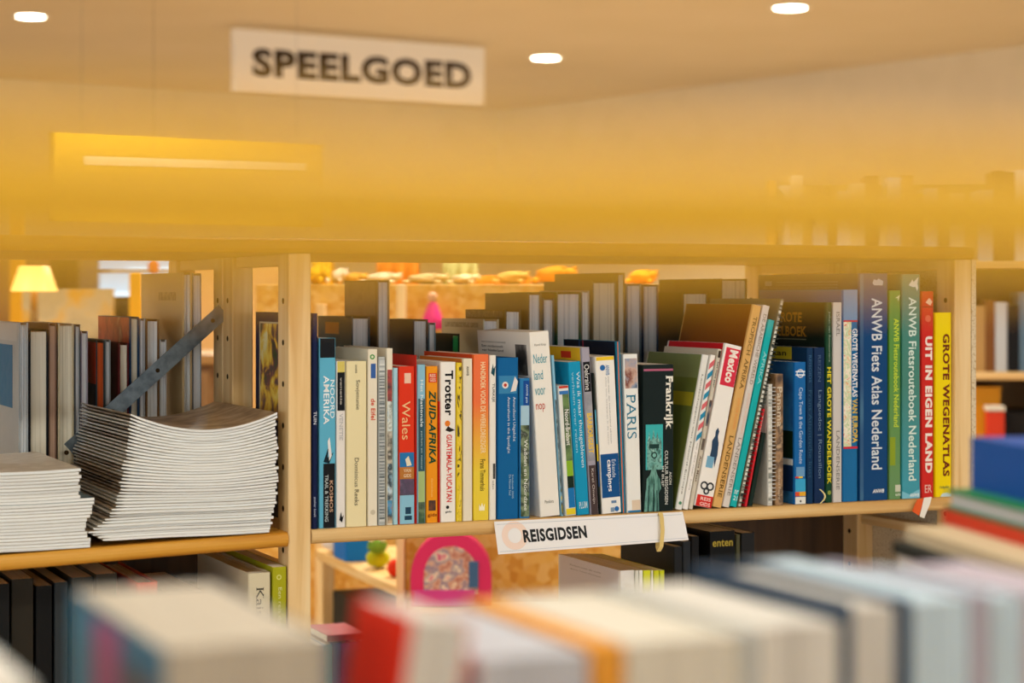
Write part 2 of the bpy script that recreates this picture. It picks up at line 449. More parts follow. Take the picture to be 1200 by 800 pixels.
spine_book('thin pale blue booklet touching the left side of the Wales guide', 461.3, 467, 431, 'a8d4e4', d=.12)
spine_book('orange-red guide reading Wales with blue foot', 467.3, 486.6, 429, 'e0391c', d=.13,
  deco=[('r', 437, 449, .35, .75, 'f0c8b0'), ('t', 'Wales', 470, 515, .2, .7, 'f2c890', {'b': .0}), ('r', 530, 547, .0, 1, '2a78b8'), ('poly', [(.4, 538), (.6, 534), (.8, 545), (.5, 546)], 'e8e0c8'), ('r', 547, 561, 0, 1, 'b87838'), ('h', 'VAN', 549, 553, .3, .75, 'ead8b8'), ('h', 'GIDS', 555, 559, .3, .75, 'ead8b8'), ('r', 561, 580, 0, 1, photo('wales', ['303050', '684868', '484058', '786080'], 50), 'spine_picture'), ('r', 580, 617, .0, 1, '8cc4de'), ('r', 594, 602, .4, .75, '20425c'), ('r', 604, 609, .35, .8, '20425c')])
spine_book('tall thin red book just right of the Wales guide', 486.9, 488.9, 416, 'c8281c', d=.14)
spine_book('blue and green guide reading Het Nationale in small white letters', 489.2, 499.2, 427, '8cc0d8', d=.12, s=.005,
  deco=[('r', 467, 552, 0, 1, photo('teal', ['123a48', '1a5060', '184450', '206878'], 25), 'spine_picture'), ('r', 552, 588, 0, 1, 'a8c080'), ('r', 588, 616, 0, 1, photo('leafy', ['24402c', '3a5a38', '688058', '1a3024'], 50), 'spine_picture'), ('t', 'Het Nationale', 445, 500, .35, .7, 'dfe9ec'), ('t', 'parken en natuur', 505, 550, .4, .6, 'b8d4d8')])
spine_book('orange guide reading ZUID-AFRIKA in dark green letters', 499.6, 513.6, 429, 'f09a1c', d=.125,
  deco=[('r', 437, 448, .2, .9, 'd83a1c'), ('h', 'REIS', 438, 442, .3, .8, 'f6dcc0'), ('h', 'GIDS', 443, 447, .3, .8, 'f6dcc0'), ('t', 'ZUID-AFRIKA', 457, 543, .22, .82, '0f4a34', {'b': .03, 'sh': .2}), ('r', 586, 598, .2, .8, photo('zebra', ['30180c', '4a2810', '7a3c10'], 120), 'spine_picture'), ('t', 'dominicus', 560, 582, .4, .6, 'f6c060'), ('h', 'gids', 601, 606, .1, .9, '8a3a10')])
spine_book('thin red guide between the orange ZUID-AFRIKA guide and the white Trotter guide', 514, 516, 470, 'd02818', d=.12)
spine_book('white guide reading Trotter GUATEMALA-YUCATAN', 516.3, 534.6, 424, 'f3f1ec', d=.13,
  deco=[('t', 'Trotter', 434, 487, .28, .82, '141414', {'b': .03}), ('disc', 496, .45, 3.4, 'e8842c'), ('poly', [(.3, 504), (.5, 499), (.62, 501), (.95, 504), (.6, 506)], '2a2420'), ('t', 'GUATEMALA-YUCATAN', 509, 588, .38, .74, 'd8322c', {'b': .02}), ('disc', 594, .45, 2, '222222'), ('h', 'gids', 598, 601, .3, .7, '222222')])
ymap = noise_col('yellow_map', ['3a3410', '5a4c14', 'e6c81a', 'ecd030', 'e0c01c', 'f0da50', 'ecd030', '3a3410'], 85, (1, 1, .5), rough=.45, detail=2, dist=1.5)
spine_book('yellow guide patterned like a road map with black lines', 535, 542.2, 425, 'e8cc28', d=.13,
  deco=[('r', 426, 613, 0, 1, ymap, 'spine_picture')])
spine_book('cream guide with an orange cover, left of the orange travellers handbook', 542.8, 554.3, 420, noise_col('cream_spine', ['e6dec6', 'ece5d0'], 8), d=.15,
  deco=[('t', 'ANWB', 429, 440, .35, .6, '4a4638')], side=[('r', 419.5, 430, 0.02, 1, 'e08430', 'cover_band')])
spine_book('orange and yellow guide reading HANDBOEK VOOR DE WERELDREIZIGER', 555, 573.3, 415, gradient('handboek', 'ecd020', 'ef6a1c', .06, .15), d=.17,
  deco=[('t', 'HANDBOEK VOOR DE WERELDREIZIGER', 424, 531, .45, .78, 'f6dfb0', {'b': .015}), ('t', 'Frans Timmerhuis', 538, 575, .42, .75, '5a4a10'), ('poly', [(.35, 598), (.35, 590), (.45, 594), (.55, 589), (.62, 594), (.72, 590), (.72, 598)], 'fbf6d8')],
  side=[('r', 413, 600, .02, .99, 'd8481c', 'cover_band')])
spine_book('slim white guide reading TURKIJE', 573.8, 582, 416, 'efece4', d=.14,
  deco=[('poly', [(.2, 437), (.5, 426), (.6, 432), (.9, 428), (.7, 441)], '1c4a58'), ('t', 'TURKIJE', 449, 471, .3, .75, '5a5a58'), ('r', 543, 561, .5, .85, '4a4a48'), ('t', 'isbn', 563, 573, .4, .65, '8a8a86')])
spine_book('wide deep blue book about Amersfoort with two white title lines', 583.3, 608.6, 419, '0d62a0', d=.16, hard=True,
  deco=[('r', 440, 461, .05, .9, '3a86b8', 'spine_picture'), ('disc', 451, .35, 4, 'e8e0dc'), ('disc', 451, .35, 2, 'c03828'), ('poly', [(.6, 459), (.8, 441), (.95, 447), (.85, 458)], 'e6e2e0'), ('t', 'Amersfoort Uitgelicht', 465, 517, .68, .84, 'd4e4ee', {'b': 0}), ('t', 'Amersfoort in the Spotlight', 465, 531, .42, .58, 'd4e4ee', {'b': 0}), ('t', 'De Nieuwe Stad', 556, 580, .52, .62, 'a4c8de', {'b': 0}), ('t', 'fotoboek 2005', 556, 584, .66, .74, 'a4c8de', {'b': 0})])
spine_book('photo-spined guide with blue sky over trees, left of Neder land voor nop', 609.2, 621.5, 443, '2a7cb8', d=.13,
  deco=[('r', 446, 475, .35, 1, '164a98'), ('t', 'ANWB gids', 450, 472, .55, .8, 'bcd4ea'), ('r', 475, 498, 0, 1, 'a8cce0', 'spine_picture'), ('r', 498, 605, 0, 1, photo('tree', ['12200e', '40522c', '7c8c68', '242e1c', 'a8b0a0'], 60), 'spine_picture'), ('t', 'Wadden en Noordzee', 515, 598, .4, .75, 'e4e8e2', {'b': 0})])
spine_book('thick white book reading Neder land voor nop, with a portrait on its cover', 633.6, 657, 389, 'f1efe8', d=.17, lp=-3.5,
  deco=[('h', 'Karel Knip', 403, 406.5, .22, .8, '6a6a66', {'b': 0}), ('h', 'Neder', 415, 426, .12, .82, '3a9cb0', {'b': 0}), ('h', 'land', 434, 445, .1, .55, '3a9cb0', {'b': 0}), ('h', 'voor', 455, 463, .1, .62, '3a9cb0', {'b': 0}), ('h', 'nop', 473, 483, .1, .56, 'c8584c', {'b': 0}), ('h', 'Pandora', 586, 590, .25, .7, '8a8a84', {'b': 0})],
  side=[('r', 404, 440, .06, .28, photo('portrait', ['101010', '2c2c2c', '686868', 'a8a8a8'], 40), 'cover_picture'), ('t', 'over de leemten in onze kennis', 401, 403.5, .45, .92, '7a7a74', {'b': 0}), ('t', 'Een onderzoek', 406, 409, .5, .92, '5a5a56', {'b': .01}), ('t', 'van Nederland', 411, 414, .5, .92, '5a5a56', {'b': .01})])
spine_book('thin pale blue guide with a grey photo, right of Neder land voor nop', 657.8, 661, 416, '8cc4e0', d=.13, lp=-3.35,
  deco=[('r', 468, 570, 0, 1, photo('greywash', ['20282a', '5a686c', '8ca0a4', '38444a'], 60), 'spine_picture'), ('r', 570, 603, 0, 1, photo('yellowbit', ['e8d428', '403c18', '70a8c8', 'e0c020'], 60), 'spine_picture')])
spine_book('green photo-spined guide reading Noord-Brabant under a red, white and blue band', 663, 676, 452, 'e6e9e6', d=.12, lp=-3.4,
  deco=[('r', 452, 455, 0, 1, 'c8402c'), ('r', 458, 462, 0, 1, '3a78c0'), ('r', 462, 540, .35, 1, photo('brabant', ['26402c', '6a8a48', '405a38', '4a5848'], 25), 'spine_picture'), ('r', 540, 558, .35, 1, '8ab82c'), ('r', 558, 572, .35, 1, '182c20'), ('r', 572, 595, .35, 1, '1c74b8'), ('r', 596, 603, 0, 1, 'e6d02c'), ('t', 'Noord-Brabant', 480, 522, .45, .85, 'eef0ea')])
spine_book('cyan guide reading Was ik maar thuisgebleven', 676.6, 691.5, 424, '1496c4', d=.13, lp=-3.4,
  deco=[('t', 'Was ik maar thuisgebleven', 436, 548, .5, .85, 'd8eef4', {'b': 0}), ('t', 'verhalen over reizen', 436, 530, .2, .4, 'a0d4e4', {'b': 0}), ('h', 'PLUIM', 588, 596, .2, .85, 'c8e4ee')])
spine_book('dark guide reading Oekraine in white with yellow letters and yellow cover', 692.2, 702.3, 407, 'a4a0b0', d=.15, lp=-3.2,
  deco=[('r', 424, 459, 0, 1, '141418'), ('t', 'Oekraine', 427, 457, .2, .8, 'e6e6e4', {'b': 0}), ('r', 459, 540, 0, 1, photo('ukr', ['8a8c98', 'a8a8b0', '787c88'], 30), 'spine_picture'), ('t', 'BARBORGEST', 484, 531, .2, .8, 'eec82c', {'b': .03}), ('r', 545, 604, 0, 1, '4a3c3c'), ('t', 'Karel Onwijn', 549, 590, .3, .65, 'c8c0bc', {'b': 0})],
  side=[('r', 405, 560, .02, .98, 'ecc028', 'cover_panel'), ('r', 412, 420, .2, .42, 'd03820', 'cover_stamp')])
spine_book('thin guide with black, blue and yellow patches, left of the campings guide', 702.9, 705.4, 437, '1c2420', d=.12, lp=-3.0,
  deco=[('r', 480, 520, 0, 1, '58b0d0'), ('r', 520, 540, 0, 1, 'e6cc30'), ('r', 540, 570, 0, 1, '204880')])
spine_book('white guide reading Erkende campings on a blue panel', 705.8, 728.8, 418, 'f3f2ee', d=.125, lp=-2.6,
  deco=[('r', 418, 422.5, 0, 1, 'ecc82c'), ('disc', 431, .35, 3.4, '2a6ab0'), ('t', 'ANWB', 428, 440, .5, .7, '5a86b8'), ('t', 'Alles over kamperen in de natuur', 442, 522, .45, .52, '9a9ca0', {'b': 0}), ('t', 'met meer dan tweehonderd adressen', 442, 520, .6, .67, '9a9ca0', {'b': 0}),
        ('r', 532, 583, 0, 1, '14508e'), ('t', 'Erkende', 539, 560, .6, .8, 'c8d8e8', {'b': 0}), ('t', 'campings', 539, 576, .3, .58, 'f6f8fa', {'b': .02}), ('r', 587, 590, .5, .75, '6a8ab0'), ('disc', 597, .75, 3, '2a6ab0'), ('r', 595, 600, .45, .62, '8aa0b8')])
spine_book('tall navy guide with an orange edge, between campings and PARIS', 729.3, 734.2, 400, '1c7a9c', d=.16, lp=-2.0,
  deco=[('r', 400, 606, 0, .45, 'e0703a', 'spine_edge')], side=[('r', 399, 600, .02, .99, '101a30', 'cover_panel'), ('r', 399, 440, .60, .63, 'b03050', 'cover_stripe'), ('r', 399, 440, .67, .70, '20508a', 'cover_stripe')])
spine_book('white guide reading PARIS with a portrait at its top', 735, 752.2, 415, 'eef0ee', d=.13, lp=-1.4,
  deco=[('r', 420, 455, .08, .92, photo('portrait2', ['38486c', '8898b0', 'c8a898', '7a3a28', 'b8c4d0'], 40), 'spine_picture'), ('t', 'PARIS', 462, 514, .14, .78, '2a7c9c', {'serif': 1, 'b': -.006}), ('r', 586, 598, .35, .92, 'e4d0b8'), ('r', 598, 606, 0, 1, '1c7ab0')])
cath = photo('cathedral', ['1c3c38', '4c8c84', '7cb8b0', '386860', '9cccc4'], 110)
stat = photo('statue', ['14302e', '3c7468', '6ca498', '24504a'], 70, stretch=(3, 1, .6))
fr = spine_book('wide black guide reading Frankrijk with a green cathedral and statue', 753.4, 790, 427, '14201f', d=.14,
  deco=[('r', 432, 434.5, 0, 1, 'b0607c'), ('t', 'Frankrijk', 440, 503, .67, .97, 'f2f0e6', {'serif': 1, 'b': .03}), ('r', 497, 550, .09, .64, '3cb4b8', 'spine_picture'),
        ('poly', [(.13, 550), (.13, 518), (.18, 512), (.2, 504), (.22, 512), (.27, 516), (.3, 512), (.34, 502), (.38, 512), (.42, 514), (.46, 506), (.5, 513), (.54, 518), (.56, 511), (.6, 519), (.6, 550)], cath, 'cathedral'),
        ('r', 520, 525, .2, .52, '1c3c38', 'window'), ('disc', 533, .36, 4, '1c3c38'), ('disc', 533, .36, 2.4, '7cb8b0'),
        ('poly', [(.03, 600), (.08, 575), (.12, 560), (.22, 556), (.26, 551), (.28, 546), (.34, 543), (.4, 546), (.42, 551), (.46, 556), (.54, 561), (.58, 572), (.5, 578), (.52, 600)], stat, 'statue'),
        ('poly', [(.14, 600), (.17, 568), (.2, 568), (.18, 600)], '1c3c38', 'fold'), ('poly', [(.3, 600), (.33, 566), (.36, 566), (.36, 600)], '1c3c38', 'fold'), ('poly', [(.43, 600), (.43, 574), (.46, 574), (.47, 600)], '1c3c38', 'fold'),
        ('t', 'AGON', 553, 568, .84, .92, 'd4d8d4'), ('t', 'CULTUUR REISGIDSEN', 528, 591, .70, .80, 'd4d8d4'), ('t', 'IN BLIJF', 546, 570, .58, .67, 'd4d8d4')])
spine_book('white-spined guide with an olive green cover, leaning beside Frankrijk', 791.3, 799.2, 417, 'e6e8e4', d=.155, lp=10.0,
  deco=[('t', 'Landschappen van Noord-Europa', 440, 580, .3, .62, '6a6e68', {'b': 0}), ('disc', 590, .5, 2, '4a8a6a')],
  side=[('r', 416, 600, .01, .99, '7c8a58', 'cover_panel'), ('r', 445, 600, .02, .6, '6a7838', 'cover_panel'), ('r', 462, 478, .03, .55, 'b0a82c', 'cover_band')])
am = spine_book('white guide with red and blue airmail stripes, leaning right', 799.8, 806.3, 417, 'f2f0ec', d=.13, lp=10.3,
  deco=[('poly', [(.05, 420+i*12+8), (.95, 420+i*12+1), (.95, 420+i*12+8), (.05, 420+i*12+15)], ['d86a70', '2a8cb4'][i % 2], 'stripe') for i in range(8)] + [('t', 'op reis naar huis', 520, 575, .3, .6, '9a9a98', {'b': 0})])
spine_book('thin grey photo-spined guide, leaning between airmail stripes and Mexico', 806.8, 812, 410, 'cfc8b8', d=.15, lp=10.5,
  deco=[('r', 412, 420, 0, 1, '3a3024'), ('t', 'het hele jaar', 425, 455, .2, .75, '3a3a36'), ('r', 470, 500, 0, 1, photo('thin1', ['5a4030', '28384c', 'b0a090'], 70), 'spine_picture'), ('r', 515, 528, .1, .9, photo('thin2', ['40382c', '7a6a58'], 70), 'spine_picture'), ('t', 'Anna Maas', 535, 565, .2, .7, '6a5a4a')])
spine_book('white guide reading Mexico in a red box with a blue rider, leaning right', 812.6, 833.8, 407, 'f4f2ee', d=.16, lp=10.8,
  deco=[('r', 411, 455, .12, .98, 'd83048'), ('t', 'Mexico', 413, 451, .35, .85, 'f8ece4', {'b': .04}),
        ('poly', [(.3, 550), (.35, 530), (.3, 520), (.42, 514), (.4, 508), (.5, 504), (.6, 508), (.58, 514), (.7, 522), (.75, 535), (.7, 550), (.6, 540), (.5, 538), (.42, 548)], '2c4664', 'rider'), ('r', 538, 551, .2, .6, '7ab0d0', 'rider_shade'),
        ('disc', 572, .32, 5, '3a3c40', .6), ('disc', 572, .68, 5, '3a3c40', .6), ('disc', 578, .5, 4, '3a3c40', .5), ('r', 583, 598, .04, .98, 'd42c24'), ('h', 'REIS', 585, 589, .25, .85, 'f6dcd4'), ('h', 'GIDS', 591, 595, .25, .85, 'f6dcd4')],
  side=[('r', 404, 600, .02, .98, 'c81e28', 'cover_panel')])
LS = dict(serif=1, b=0)
spine_book('tan guide reading TROPISCH AFRIKA LANDENSERIE, with a brown cover, leaning right', 834.4, 845.4, 359, 'dcae68', d=.185, lp=11.4, hard=False,
  deco=[('t', 'TROPISCH', 372, 418, .32, .74, '6a5020', LS), ('t', 'AFRIKA', 422, 458, .32, .74, '6a5020', LS), ('t', 'JAN DE RIDDER', 468, 505, .35, .7, 'e89a50', {'b': 0}), ('t', 'LANDENSERIE', 512, 584, .3, .75, '6a5020', LS)],
  side=[('r', 357, 600, .015, .99, '8a4f14', 'cover_panel')])
spine_book('pale grey guide reading DE ARABISCHE WERELD LANDENSERIE, leaning right', 845.9, 854.6, 359, 'd9d3cd', d=.185, lp=11.55,
  deco=[('t', 'DE ARABISCHE WERELD', 369, 452, .3, .74, '8a7a68', LS), ('t', 'JOOST WERNERS', 462, 510, .35, .7, 'e4bca8', {'b': 0}), ('t', 'LANDENSERIE', 514, 582, .3, .74, '8a8078', LS)])
spine_book('turquoise guide reading AFRIKA, leaning right', 854.9, 863.2, 376, '17b0b4', d=.185, lp=11.7,
  deco=[('t', 'AFRIKA', 413, 452, .3, .74, 'a4e0e0', LS), ('h', 'nr', 575, 580, .2, .8, 'd8f0f0'), ('h', '21', 582, 587, .2, .8, 'd8f0f0')])
nb = spine_book('tall olive grey wire-bound road guide, leaning right over shorter books', 863.5, 868.6, 351, '6f6d58', d=.19, lp=11.85,
  deco=[('r', 352, 596, .1, .9, noise_col('wire_edges', ['2a3430', 'e6e6d8', 'f0efe4'], 1.0, (3, 3, 260), rough=.5, detail=0), 'page_edge')])
wire_binding(nb, -.0028, -.0042, .006, .262, .0032, 44, plain('3a4440', .35))
spine_book('thin red guide reading TOSKANE, leaning under the wire-bound guide', 872.3, 875.6, 480, 'd62a34', d=.13, lp=10.6,
  deco=[('t', 'TOSKANE', 487, 530, .3, .72, 'f0b8b0')])
spine_book('thin dark green guide right of the thin red guide', 876.3, 882, 508, '14261f', d=.12, lp=10.7)
sp2 = spine_book('white ring-bound guide with grey paper edges, right of the thin red guide', 899.6, 906, 450, 'c8c8c2', d=.12,
  deco=[('r', 450, 589, .0, 1, noise_col('ring_edges2', ['8c908c', 'd6d6d0', 'e4e4de'], 1.0, (3, 3, 300), rough=.6, detail=0), 'page_edge')])
wire_binding(sp2, .0080, -.001, .008, .16, .0034, 30, plain('d8dcdc', .25))
spine_book('brown photo-spined guide reading Panama, right of the white ring binding', 908.5, 918.5, 438, photo('panama', ['4a3420', '7a5c3c', 'a8845c', '5a4430', 'c8a880'], 45), d=.12,
  deco=[('t', 'Panama', 453, 500, .2, .85, 'cdbfa8', {'b': .02}), ('t', 'Roland Faure', 550, 585, .35, .65, 'c8b8a0', {'b': 0})])
sea = photo('sea', ['0e3c74', '1a5a9c', '2878b8', '12487c'], 14)
spine_book('blue guide reading Cape Town & the Garden Route', 931, 945, 424, '1565ac', d=.115,
  deco=[('disc', 437.5, .5, 5, 'e8f0f6', .8), ('r', 434.5, 436, .1, .9, 'e8f0f6'), ('r', 438.5, 440, .1, .9, 'e8f0f6'), ('t', 'Cape Town & the Garden Route', 454, 543, .3, .7, 'c4dcf0', {'b': 0}), ('r', 547, 558, .15, .85, '6a9cc8'), ('r', 558, 560, .0, .35, 'd83a30'), ('r', 558, 560, .35, .7, 'e8c830'), ('r', 561, 576, 0, 1, '3aa4d4'), ('r', 576, 581, 0, .4, 'd8502c'), ('r', 576, 581, .4, 1, 'e0a82c'), ('r', 582, 592, 0, 1, 'e4e6e2'), ('disc', 587, .5, 1.3, '3a3a3a')],
  side=[('r', 425, 590, .02, .98, sea, 'cover_picture'), ('t', 'Cape Town', 448, 455, .3, .8, '9cc4e4', {'b': 0}), ('t', 'Garden Route', 460, 467, .3, .9, '9cc4e4', {'b': 0}), ('r', 505, 537, .02, .6, '10281c', 'cover_picture'), ('r', 538, 545, .02, .98, 'd8e0e4', 'cover_band'), ('r', 546, 576, .02, .98, '14305c', 'cover_panel')])
spine_book('dark blue guide reading Frans Atlantische kust in faint letters', 945.6, 953.5, 407, '0f3358', d=.15,
  deco=[('t', 'REISGIDS', 416, 448, .3, .7, '3a648c', {'b': 0}), ('t', 'Frans Atlantische kust', 457, 560, .25, .75, '2c5474', {'b': 0})],
  side=[('r', 405, 422, .25, .98, 'c8b830', 'cover_label'), ('t', 'Toekan', 411, 418, .35, .9, '3a3418', {'b': .02})])
spine_book('dark navy guide reading Languedoc | Roussillon', 954.2, 967, 407, '122c54', d=.15,
  deco=[('t', 'REIZEN', 416, 447, .35, .62, '4a6484', {'b': 0}), ('t', 'Languedoc | Roussillon', 457, 560, .3, .7, '6a84a0', {'b': 0})])
spine_book('dark green walking book reading HET GROTE WANDELBOEK in yellow', 967.8, 976, 354, '17432c', d=.20, hard=True,
  deco=[('t', 'Johan van Remoortere', 365, 424, .35, .68, 'a8b8a4', {'b': 0}), ('t', 'HET GROTE WANDELBOEK', 430, 567, .2, .8, 'e2d228', {'b': .03}), ('disc', 577, .5, 2.5, '8a9a40')],
  side=[('r', 356, 580, .01, .99, '12201a', 'cover_panel'), ('t', 'HET GROTE', 366, 378, .30, 1.12*.8, 'b8842a', {'serif': 1, 'b': .02}), ('t', 'WANDELBOEK', 383, 395, .24, .98, 'b8842a', {'serif': 1, 'b': .02}), ('r', 398, 399, .24, .8, '8a8a70', 'cover_line')])
spine_book('light grey guide reading ISRAEL LANDENSERIE', 976.4, 987, 354, 'cdc9c6', d=.18,
  deco=[('t', 'ISRAEL', 365, 394, .35, .75, '6a6864', LS), ('t', 'LANDENSERIE', 504, 574, .35, .72, '7a7874', LS)])
mapm = noise_col('road_map', ['d8502c', 'e8e2cc', 'f0ead6', 'b8d0a0', 'ece4cc', 'd89a48', 'f0ecd8'], 90, rough=.45, detail=3, dist=1.5)
spine_book('blue road atlas reading GROTE WEGENATLAS VAN EUROPA with a map strip', 987.6, 1006, 339, '1a6aa4', d=.22, hard=True,
  deco=[('r', 339, 375, 0, 1, '6a94c0'), ('r', 375, 377, 0, 1, 'c8283c'), ('r', 377, 523, 0, .55, mapm, 'spine_picture'), ('t', 'GROTE WEGENATLAS ', 385, 465, .62, .95, 'eef2f4', {'serif': 1, 'b': .02}), ('t', 'VAN EUROPA', 467, 519, .62, .95, 'e8c838', {'serif': 1, 'b': .02}), ('r', 523, 525.5, 0, 1, 'c8283c')],
  side=[('r', 341, 540, .01, .99, '46649c', 'cover_panel')])
spine_book('tall dark blue atlas reading ANWB Fiets Atlas Nederland', 1007, 1041.3, 320, '0f4378', d=.268, hard=True,
  deco=[('r', 321, 589, .0, .14, noise_col('hinge_strip', ['2a5c8c', '0f4378', '3a6c90', '1c5080'], 6), 'cover_hinge'), ('t', 'ANWB Fiets Atlas Nederland', 349, 550, .42, .78, 'd4dee6', {'b': .015}), ('poly', [(.45, 331), (.5, 327), (.6, 328), (.66, 326), (.82, 329), (.8, 334), (.5, 334)], 'b8c0cc'), ('h', 'ANWB', 573, 577.5, .45, .85, 'e6ecf0', {'sh': .3, 'b': .03})],
  side=[('r', 321, 585, .01, .99, '14365c', 'cover_panel'), ('t', 'De mooiste fietsroutes van Nederland in een band', 328.5, 330.2, .2, .8, '8a94a8', {'b': 0}), ('t', 'met knooppunten kaarten en tips voor onderweg', 332.2, 333.9, .2, .8, '8a94a8', {'b': 0}), ('t', 'alle fietsroutes op een rij voor iedereen', 336, 337.7, .2, .95, '8a94a8', {'b': 0}), ('r', 328, 334, .85, .93, '8a94a8', 'cover_emblem')])
spine_book('green book reading ANWB Fietsroutebook Nederland', 1042, 1056.4, 340, gradient('greenroute', '5c8a4c', '4c8c20', .02, .18), d=.2, hard=True,
  deco=[('poly', [(.5, 349), (.9, 345), (.75, 353), (.7, 349)], 'd8e0b8'), ('t', 'ANWB Fietsroutebook Nederland', 373, 500, .38, .8, 'cadc3c', {'b': .015}), ('r', 512, 545, 0, .5, '8aa028', 'spine_picture'), ('r', 568, 576, .5, .95, 'c8ccb8'), ('h', 'ANWB', 578, 581, .5, .95, 'e6ecdc')])
spine_book('taller teal book reading ANWB Fietsrouteboek Nederland with a white bird', 1057, 1079.3, 321, gradient('tealroute', '2a94a8', '2f7c6c', .02, .16), d=.22, hard=True,
  deco=[('poly', [(.35, 334), (.55, 327), (.62, 330), (.88, 324), (.82, 332), (.86, 337), (.8, 341), (.72, 336), (.55, 336)], 'dfe6e0'), ('t', 'ANWB Fietsrouteboek Nederland', 348, 563, .35, .76, 'd8ece4', {'b': .015}), ('poly', [(.0, 590), (.0, 575), (.4, 579), (.95, 573), (.95, 590)], '7cc0d4'), ('h', 'ANWB', 578, 582, .4, .9, 'eaf4f4', {'sh': .2, 'b': .03})])
spine_book('red book reading UIT IN EIGEN LAND', 1080, 1095, 341, 'd02a22', d=.2, hard=True,
  deco=[('r', 359, 360, 0, 1, '8a1a14'), ('poly', [(.3, 354), (.6, 349), (.85, 353), (.7, 358)], 'eec8b0'), ('t', 'UIT IN EIGEN LAND', 394, 554, .28, .84, 'f4e4dc', {'b': .05}), ('h', 'ER', 568, 577, .25, .8, 'eccabc', {'b': 0}), ('disc', 373, .5, 4, 'e06850')])
spine_book('bright yellow road atlas reading GROTE WEGENATLAS beside the right pine post', 1096, 1116, 366, 'f2d800', d=.2, hard=True,
  deco=[('t', 'GROTE WEGENATLAS', 391, 558, .45, .85, '742a14', {'serif': 1, 'b': .035}), ('h', 'Falkplan', 569, 573, .25, .8, '8a8a4a', {'sh': .3}), ('poly', [(.3, 584), (.4, 578), (.7, 577), (.98, 579), (.98, 584)], 'c8dce0')])

# ================================================================== books of the unit behind, fore-edges to the camera
def back_book(label, ul, ur, vtop, cover, s=.305, d=.15, hard=True, pg=None, side=(), group='books in the rear row, page edges showing', zs=ZS, lp=0):
    t0, t1 = t_of_u(ul, s), t_of_u(ur, s)
    p = pt((t0+t1)/2, s); Y = p.y; vb = HOR+(ZC-zs)*F/Y; px = Y/F
    h = (vb-vtop)*px; w = t1-t0-.0006
    r = empty('book', pt(t0+w, s, zs)+N*d, TH+math.pi); tag(r, label, 'book', group)
    make_book(r, 0, w, d, h, cover, hard, pg)
    for dd in side:      # left cover as seen: local x = w face; g from fore-edge backwards
        _, v0, v1, g0, g1, m = dd[:6]; m = plain(m) if isinstance(m, str) else m
        z0, z1 = max(.001, (vb-v1)*px), min(h-.001, (vb-v0)*px)
        MB().box((w+.00002, d*(1-g1), z0), (w+.0003, d*(1-g0)-.001, z1)).build('cover_picture', m, r)
    return r
PB = pages('edf1f3', 'bcc4ca'); PC = pages('f0ead6', 'c4bca4')
back_book('dark blue grey book with white page edges, rear row just right of the pine post', 412, 434, 371, '2a4656', d=.15, pg=PB, side=[('r', 378, 392, .35, .75, 'b8802c')])
back_book('tall brown grey book with a yellow edge, rear row above the AMERIKA guide', 442, 457, 328, '8c7c66', d=.14, pg=PB, side=[('r', 330, 370, .05, .95, photo('dusty', ['8a7a64', 'a08c74', '786a58'], 25))])
back_book('charcoal book with white fluffed page edges, rear row above the Wales guide', 484, 502, 374, '3c4248', d=.11, pg=PB)
back_book('thin blue grey book, rear row right of the charcoal book', 502.5, 511, 378, '7a98a8', d=.12, pg=PB)
back_book('dark green thin book with a bright green edge, rear row above the orange handbook', 530, 539, 391, '123028', d=.1, pg=plain('2c9a4c'), s=.302)
back_book('pale cream covered book, rear row behind the green-edged book', 566, 585, 374, 'c9c3a4', d=.16, pg=PB, side=[('r', 378, 384, .1, .9, photo('speck', ['b0a884', '8a8468', 'c9c3a4'], 120))])
back_book('brown mottled book, rear row left of the grey brown pair', 592, 611, 363, '6a5c38', d=.15, pg=PB, side=[('r', 364, 372, .05, .95, photo('mottle', ['3a3220', '8a7848', '5a4c2c', 'b0a070'], 90))])
back_book('grey brown book with white page edges, rear row left above Neder land voor nop', 619, 635, 343, '6c6650', d=.16, pg=PB)
back_book('teal edged book, rear row above Neder land voor nop', 636, 650, 349, '3a5a60', d=.15, pg=PB)
back_book('dark green hardback with wide white page edges, rear row above the Oekraine guide', 652, 681, 342, '1f5a38', d=.17, pg=PB, side=[('r', 343, 352, .03, .97, '6a6450')])
back_book('thin white paged book right of the dark green hardback, rear row', 682, 691, 340, 'c6c8c0', d=.15, pg=PB)
back_book('grey brown thick book, rear row above the navy orange-edged guide', 694, 723, 329, '7c765c', d=.17, pg=PC)
back_book('tallest brown book of the rear row, above the PARIS guide', 724, 732.5, 319, '80704e', d=.22, pg=PC)
back_book('white paged book with blue boards, rear row right of the tallest brown one', 734, 752, 332, '6c8294', d=.14, pg=PB)
back_book('dark navy book ending the rear row left of the brown leaning cover', 753, 772, 333, '23395a', d=.14, pg=PB, side=[('r', 334, 420, .05, .6, '2a4468')])
back_book('dark grey book, rear row behind the tan leaning guide', 800, 830, 342, '46402c', d=.16, pg=PC)
back_book('dark brown tall book, rear row behind the turquoise leaning guide', 845, 876, 326, '584a38', d=.2, pg=PC)
